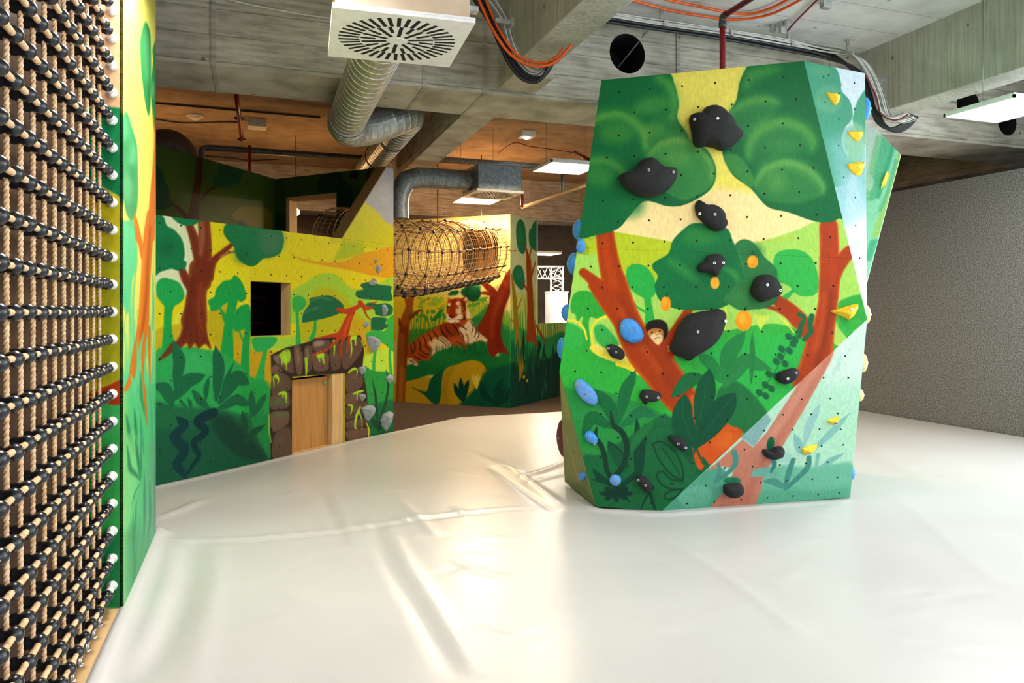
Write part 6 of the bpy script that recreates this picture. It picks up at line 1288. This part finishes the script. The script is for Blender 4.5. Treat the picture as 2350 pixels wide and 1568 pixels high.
WARM = (1.0, .75, .48); NEUT = (1.0, .97, .94)
led('lit square light panel hanging beside the climbing tower top', (3.92, 9.01, EYE + 1.9), .72, 120, WARM, 9)
led('lit square light panel behind the small grey air outlet', (3.62, 12.15, EYE + 1.9), .72, 175, WARM, 9)
led('lit square light panel hanging near the grey felt wall', (7.07, 5.31, EYE + 2.0), .75, 60, (1, .97, .93), 12)
led('far lit light panel above the white truss', tuple(W(1246, 584, 17.6)), .72, 150, (1, .88, .74), 14)
for x, y in ((3.4, 3.0), (5.5, 2.2), (-.2, 4.2), (3.0, .6)): led('unseen square light panel added over the near end of the mat', (x, y, EYE + 2.0), .75, 85 if x < 0 else 10, NEUT, 10, 'added light panels over the near mat')  # out of view, added to brighten the mat and the left side
def globe(label, c, power):
    e = empty('globe_lamp', label, 'lamp', loc=tuple(c)); bm = bmesh.new(); bmesh.ops.create_uvsphere(bm, u_segments=16, v_segments=10, radius=.07); bm_obj('globe', bm, emit('warm_globe', (1, .62, .28), 9), e, True)
    tube('lamp_cord', [(0, 0, .06), (0, 0, CEIL - c[2])], .008, M['black_cable'], e, 6)
    l = bpy.data.lights.new('globe_light', 'POINT'); l.energy = power; l.color = (1, .52, .20); l.shadow_soft_size = .09
    o = bpy.data.objects.new('globe_light', l); COL.objects.link(o); o.parent = e; o.location = (0, 0, 0)
globe('small warm globe lamp glowing through the plywood framed opening', W(679, 487, 13.2), 90)
globe('warm globe lamp behind the top edge of the tiger wall', W(1105, 512, 14.9), 240)
globe('unseen warm globe lamp added behind the dark painted wall', (-1.6, 12.9, 3.3), 100)  # never in view, added to warm the rear ceiling
# ------------------------------------------------------------------ pipes
def pipe(name, label, pts, r, mat, n=10, cat='pipe', group=None): return tag(tube(name, pts, r, mat, None, n), label, cat, group)
e = empty('sprinkler_pipe', 'dark red pipe bending down in front of the girder behind the tower', 'pipe')
a, b_ = on_y(1658, 38, 6.4), on_y(1658, 330, 6.4)
tube('pipe_run', [b_, a - np.array([0, 0, .05])], .029, M['red'], e, 14); tube('pipe_run', [a + np.array([0, -.05, 0]), a + np.array([0, -4.5, 0])], .029, M['red'], e, 14)
tube('pipe_elbow', catmull([a - np.array([0, 0, .07]), a - np.array([0, .01, .01]), a + np.array([0, -.07, 0])], False, 6), .036, M['steel_pipe'], e, 14); tube('pipe_collar', [a - np.array([0, 0, .11]), a - np.array([0, 0, .06])], .038, M['steel_pipe'], e, 14)
YP = 12.5
P0, P1, P2 = on_y(462, 420, YP), on_y(462, 338, YP), on_y(850, 357, YP)
pipe('steel_pipe', 'dark steel pipe with an elbow under the slab above the dark wall', list(catmull([P0, (P1[0], YP, P1[2] - .12), (P1[0] + .03, YP, P1[2] - .02), (P1[0] + .12, YP, P1[2])], False, 4)) + [(P2[0] + .35, YP, P1[2])], .05, M['steel_pipe'], 12)
q0, q1 = on_y(1005, 366, YP), on_y(1330, 392, YP)
pipe('steel_pipe', 'grey steel pipe under the slab behind the small air outlet', [(q0[0] - .2, YP, q0[2]), (q1[0], YP, q0[2])], .055, M['galv_dull'], 12)
z_ = EYE + 2.73; r0, r1 = on_z(540, 208, z_), on_z(555, 322, z_)
e = empty('sprinkler_pipe', 'thin red pipe crossing the dark ceiling above the painted wall', 'pipe')
tube('pipe_run', [r0 - np.array([0, .8, 0]), r1], .030, M['red'], e, 10); rr = on_y(573, 334, YP - .15); tube('pipe_run', [(rr[0], rr[1], rr[2]), (rr[0], rr[1], rr[2] - .75)], .028, M['red'], e, 10)
for f in (.5, .98): c = r0 + (r1 - r0) * f; tube('pipe_clamp', [c - np.array([.06, 0, 0]), c + np.array([.06, 0, 0])], .022, M['steel_pipe'], e, 8)
pipe('sprinkler_pipe', 'short bright red pipe beside the small air outlet', list(catmull([W(1180, 440, 12), W(1194, 440, 12), W(1198, 446, 12), W(1198, 476, 12)], False, 4)), .024, M['red'])
pipe('sprinkler_pipe', 'red pipe end above the light panel by the tower', [W(1318, 350, 11), W(1362, 372, 10.4)], .028, M['red'])
pipe('conduit', 'long beige conduit pipe slanting beside the small air outlet', [W(1198, 476, 12.2), W(1420, 398, 10.2)], .028, simple('beige_pipe', 'b89a6c', 'a5875a'))
pipe('conduit', 'short grey hanger rod below the lit panel by the tower', [W(1291, 400, 11.4), W(1291, 442, 11.4)], .03, M['galv_dull'])
pipe('conduit', 'thin cable running down over the round hole in the girder', [on_y(1520, 30, GY0 - .08), on_y(1418, 155, GY0 + .1)], .006, M['grey_cable'], 5, 'cable')
pipe('conduit', 'thin white cable along the upper front of the girder', catmull([on_y(505, -6, GY0 - .02), on_y(580, 12, GY0 - .02), on_y(690, 32, GY0 - .02), on_y(775, 44, GY0 - .02)], False, 5), .009, M['white_cable'], 6, 'cable')
for i, pts in enumerate(([(345, 271), (420, 282), (520, 280), (545, 281)], [(345, 236), (480, 247), (600, 258), (735, 270)], [(430, 356), (520, 362), (570, 368), (640, 366)])):
    pipe('conduit', ('thin dark cable with clips on the brown ceiling', 'long dark conduit across the brown ceiling', 'low dark cable under the brown ceiling')[i], catmull([on_z(x, y, CEIL - .02) for x, y in pts], False, 5), (.012, .016, .010)[i], M['black_cable'], 6, 'cable')
# ------------------------------------------------------------------ small ceiling fittings
c = on_z(447, 268, CEIL - .03)
e = empty('smoke_detector', 'round white smoke detector on the brown ceiling', 'detector', loc=tuple(c)); tube('detector_base', [(0, 0, .03), (0, 0, .0)], .13, M['plastic'], e, 20, False); tube('detector_head', [(0, 0, 0), (0, 0, -.03), (0, 0, -.05)], [.10, .09, .05], M['plastic'], e, 20, False)
c = on_z(590, 293, CEIL - .12)
e = empty('junction_box', 'white square box mounted on the brown ceiling', 'box', loc=tuple(c)); box('box_body', (-.15, -.15, 0), (.15, .15, .12), M['plastic'], e, None, .01); box('box_cover', (-.14, -.14, -.012), (.14, .14, 0), M['plastic'], e, None, .004)
c = on_z(1208, 316, CEIL - .1)
e = empty('emergency_light', 'small white emergency light box with a glowing lamp on the ceiling', 'light', loc=tuple(c)); box('light_body', (-.13, -.13, 0), (.13, .13, .1), M['plastic'], e, None, .008); tube('lamp_lens', [(.0, 0, 0), (.0, 0, -.02)], .04, emit('small_lamp', (1, .95, .85), 25), e, 12)
def clip(px, py, h, where, y=GY0 - .30):
    c = on_y(px, py, y)
    e = empty('cable_clip', 'grey steel cable clip on the girder bundle ' + where, 'cable clip', 'steel clips along the cable bundle', loc=tuple(c))
    box('clip_back', (-.02, -.02, -h), (.02, .0, .04), M['galv'], e); box('clip_arm', (-.018, -.09, -h), (.018, 0, -h + .012), M['galv'], e); box('clip_lip', (-.018, -.095, -h), (.018, -.083, -h + .06), M['galv'], e); box('clip_head', (-.03, -.03, .03), (.03, .02, .055), M['galv'], e)
for px, py, h, w_ in ((1517, 30, .17, 'above the round hole'), (1668, 52, .17, 'right beside the red pipe'), (1808, 78, .17, 'below the ceiling bracket cluster'), (1944, 100, .17, 'at the bend before the beam')): clip(px, py, h, w_)
c = W(2006, 182, 8.3); e = empty('cable_clip', 'grey steel strap tying cables to the beam', 'cable clip', loc=tuple(c)); box('clip_band', (-.12, -.02, -.015), (.12, 0, .015), M['galv'], e); box('clip_end', (.11, -.05, -.03), (.13, .02, .03), M['galv'], e)
c = on_z(1795, 55, CEIL - .02); e = empty('cable_bracket', 'cluster of grey steel brackets on the ceiling slab', 'bracket', loc=tuple(c))
for i, (dx, dy) in enumerate(((0, 0), (.06, .05), (-.05, .09), (.02, -.07))): box('bracket_plate', (dx - .03, dy - .02, -.10 + i * .02), (dx + .03, dy + .02, .02), M['galv'], e, None, .003)
c = on_z(1895, 6, CEIL - .02); e = empty('cable_bracket', 'single grey steel bracket on the ceiling slab', 'bracket', loc=tuple(c)); box('bracket_plate', (-.05, -.03, -.06), (.05, .03, .02), M['galv'], e); box('bracket_foot', (-.07, -.01, -.02), (.07, .01, .02), M['galv'], e)
# ------------------------------------------------------------------ cables
def cable(name, label, pts, r, mat, group=None, n=6): return tag(tube(name, catmull(pts, False, 8), r, mat, None, n), label, 'cable', group)
yb = GY0 - .33
base = [(1325, 34), (1385, 42), (1500, 58), (1650, 80), (1790, 104), (1890, 124)]
for i in range(5):
    o = lambda p, dy: on_y(p[0] + random.uniform(-3, 3), p[1] + dy + random.uniform(-1.5, 1.5), yb - .012 * (i % 3))
    pts = [o(p, i * 4.2 - 8) for p in base]
    tail = [(1945, 150), (1978, 190), (1998, 240), (2012, 278), (2040, 296), (2070, 285), (2090, 262)]
    pts += [W(x + i * 4, y + i * 1.5, 8.25 - .03 * k) for k, (x, y) in enumerate(tail)]
    cable('power_cable', 'black power cable in the bundle along the girder', pts, .017, M['black_cable'], 'black cables along the girder')
for i in range(7):
    pts = [on_y(p[0] + random.uniform(-4, 4), p[1] - 15 + i * 1.7 + random.uniform(-3, 3), yb - .03 - .008 * (i % 3)) for p in base]
    tail = [(1955, 125), (1990, 165), (2010, 215), (2022, 255), (2050, 272), (2085, 262)]
    pts += [W(x - 8 + i * 5, y - 4 + i * 2.4, 8.2 - .03 * k) for k, (x, y) in enumerate(tail)]
    cable('signal_cable', 'thin pale cable in the bundle along the girder', pts, .0085, M['white_cable'] if i % 3 else M['grey_cable'], 'pale cables along the girder')
cable('signal_cable', 'thin red cable looping under the right hand beam', [W(1985, 170, 8.1), W(2010, 220, 8.1), W(2022, 262, 8.0), W(2055, 276, 7.9), W(2085, 262, 7.8)], .008, M['red'])
cable('red_conduit', 'thin red conduit crossing the ceiling slab to a bracket', [on_z(1880, -5, CEIL - .03), on_z(1830, 45, CEIL - .03), on_z(1806, 72, CEIL - .04)], .011, M['red'])
cable('red_wire', 'thin red wire strung across the rear ceiling by the emergency light', [on_z(x, y, CEIL - .12) for x, y in ((1145, 350), (1180, 328), (1215, 336), (1260, 342), (1325, 352))], .009, M['red'])
for i, (lb, pts) in enumerate((('lower orange cable clipped across the ceiling slab', [(1425, -8), (1530, 22), (1620, 38), (1690, 45), (1770, 32), (1850, -8)]), ('upper orange cable clipped across the ceiling slab', [(1500, -8), (1600, 14), (1700, 32), (1760, 22), (1820, -8)]))):
    cable('orange_cable', lb, [on_z(x, y, CEIL - .03) for x, y in pts], .014, M['orange_cable'])
ZB = 6.45
loops = (('orange_cable', 'outer orange cable slung under the centre beam', [(1094, -12), (1128, 62), (1165, 118), (1205, 146), (1245, 152), (1280, 138), (1312, 102)], .013, 'orange_cable', 0), ('orange_cable', 'inner orange cable slung under the centre beam', [(1110, -12), (1142, 62), (1180, 120), (1215, 140), (1250, 144), (1275, 132), (1292, 112)], .013, 'orange_cable', .05))
for nm, lb, pts, r, mt, dz in loops: cable(nm, lb, [W(x, y, ZB + dz) for x, y in pts], r, M[mt])
for i in range(3): cable('power_cable', 'black cable in the loop hanging under the centre beam', [W(x + i * 5, y - i * 5, ZB + .05 + i * .02) for x, y in ((1085, -5), (1122, 50), (1150, 110), (1172, 152), (1200, 182), (1230, 188), (1250, 170), (1262, 145))], .017, M['black_cable'], 'black cables looped under the beam')
for i in range(5): cable('signal_cable', 'thin white cable in the loop hanging under the centre beam', [W(x + i * 4, y - i * 4 + random.uniform(-2, 2), ZB + .1 + i * .01) for x, y in ((1112, -5), (1148, 50), (1166, 110), (1186, 152), (1212, 174), (1240, 168), (1258, 145))], .008, M['white_cable'] if i % 2 else M['grey_cable'], 'white cables looped under the beam')
c = W(1155, 50, 6.5); e = empty('cable_clip', 'grey steel clip on the side of the centre beam', 'cable clip', loc=tuple(c)); box('clip_band', (-.08, -.02, -.02), (.08, .02, .02), M['galv'], e); box('clip_end', (.06, -.03, -.04), (.09, .03, .04), M['galv'], e)
# ------------------------------------------------------------------ far background
ZT = 19.0
def tpx(px, py, dz=0): return W(px, py, ZT + dz)
tr = empty('white_truss', 'white lattice truss frame standing far back behind the low painted wall', 'truss')
def lattice(p0, p1, w, nrm, n):
    p0, p1 = np.array(p0), np.array(p1); d = (p1 - p0); d /= np.linalg.norm(d); s = np.cross(d, nrm); s /= np.linalg.norm(s); nn = np.array(nrm) / np.linalg.norm(nrm)
    C = [(-1, -1), (1, -1), (1, 1), (-1, 1)]
    for a, b_ in C: tube('truss_chord', [p0 + (s * a + nn * b_) * w / 2, p1 + (s * a + nn * b_) * w / 2], .022, M['white_metal'], tr, 6)
    for i in range(n):
        for (a, b_), (a2, b2) in zip(C, C[1:] + C[:1]):
            x0 = p0 + (p1 - p0) * (i / n); x1 = p0 + (p1 - p0) * ((i + 1) / n)
            if i % 2: a, b_, a2, b2 = a2, b2, a, b_
            tube('truss_brace', [x0 + (s * a + nn * b_) * w / 2, x1 + (s * a2 + nn * b2) * w / 2], .012, M['white_metal'], tr, 5)
fwd = np.array([ST, CT, 0])
lattice(tpx(1278, 672), tpx(1278, 640), .30, fwd, 3); lattice(tpx(1195, 626), tpx(1294, 626), .30, fwd, 8)
lattice(tpx(1278, 640), tpx(1278, 612), .30, fwd, 2)
c = W(1277, 672, ZT); w_ = 20 / FPX * ZT
e = empty('white_pedestal', 'tall plain white cabinet standing under the truss', 'cabinet', loc=(c[0], c[1], -.2)); box('cabinet_body', (-w_, -w_, 0), (w_, w_, c[2] + .2), M['white_metal'], e, None, .01); box('cabinet_top', (-w_ - .01, -w_ - .01, c[2] + .2), (w_ + .01, w_ + .01, c[2] + .23), M['white_metal'], e)
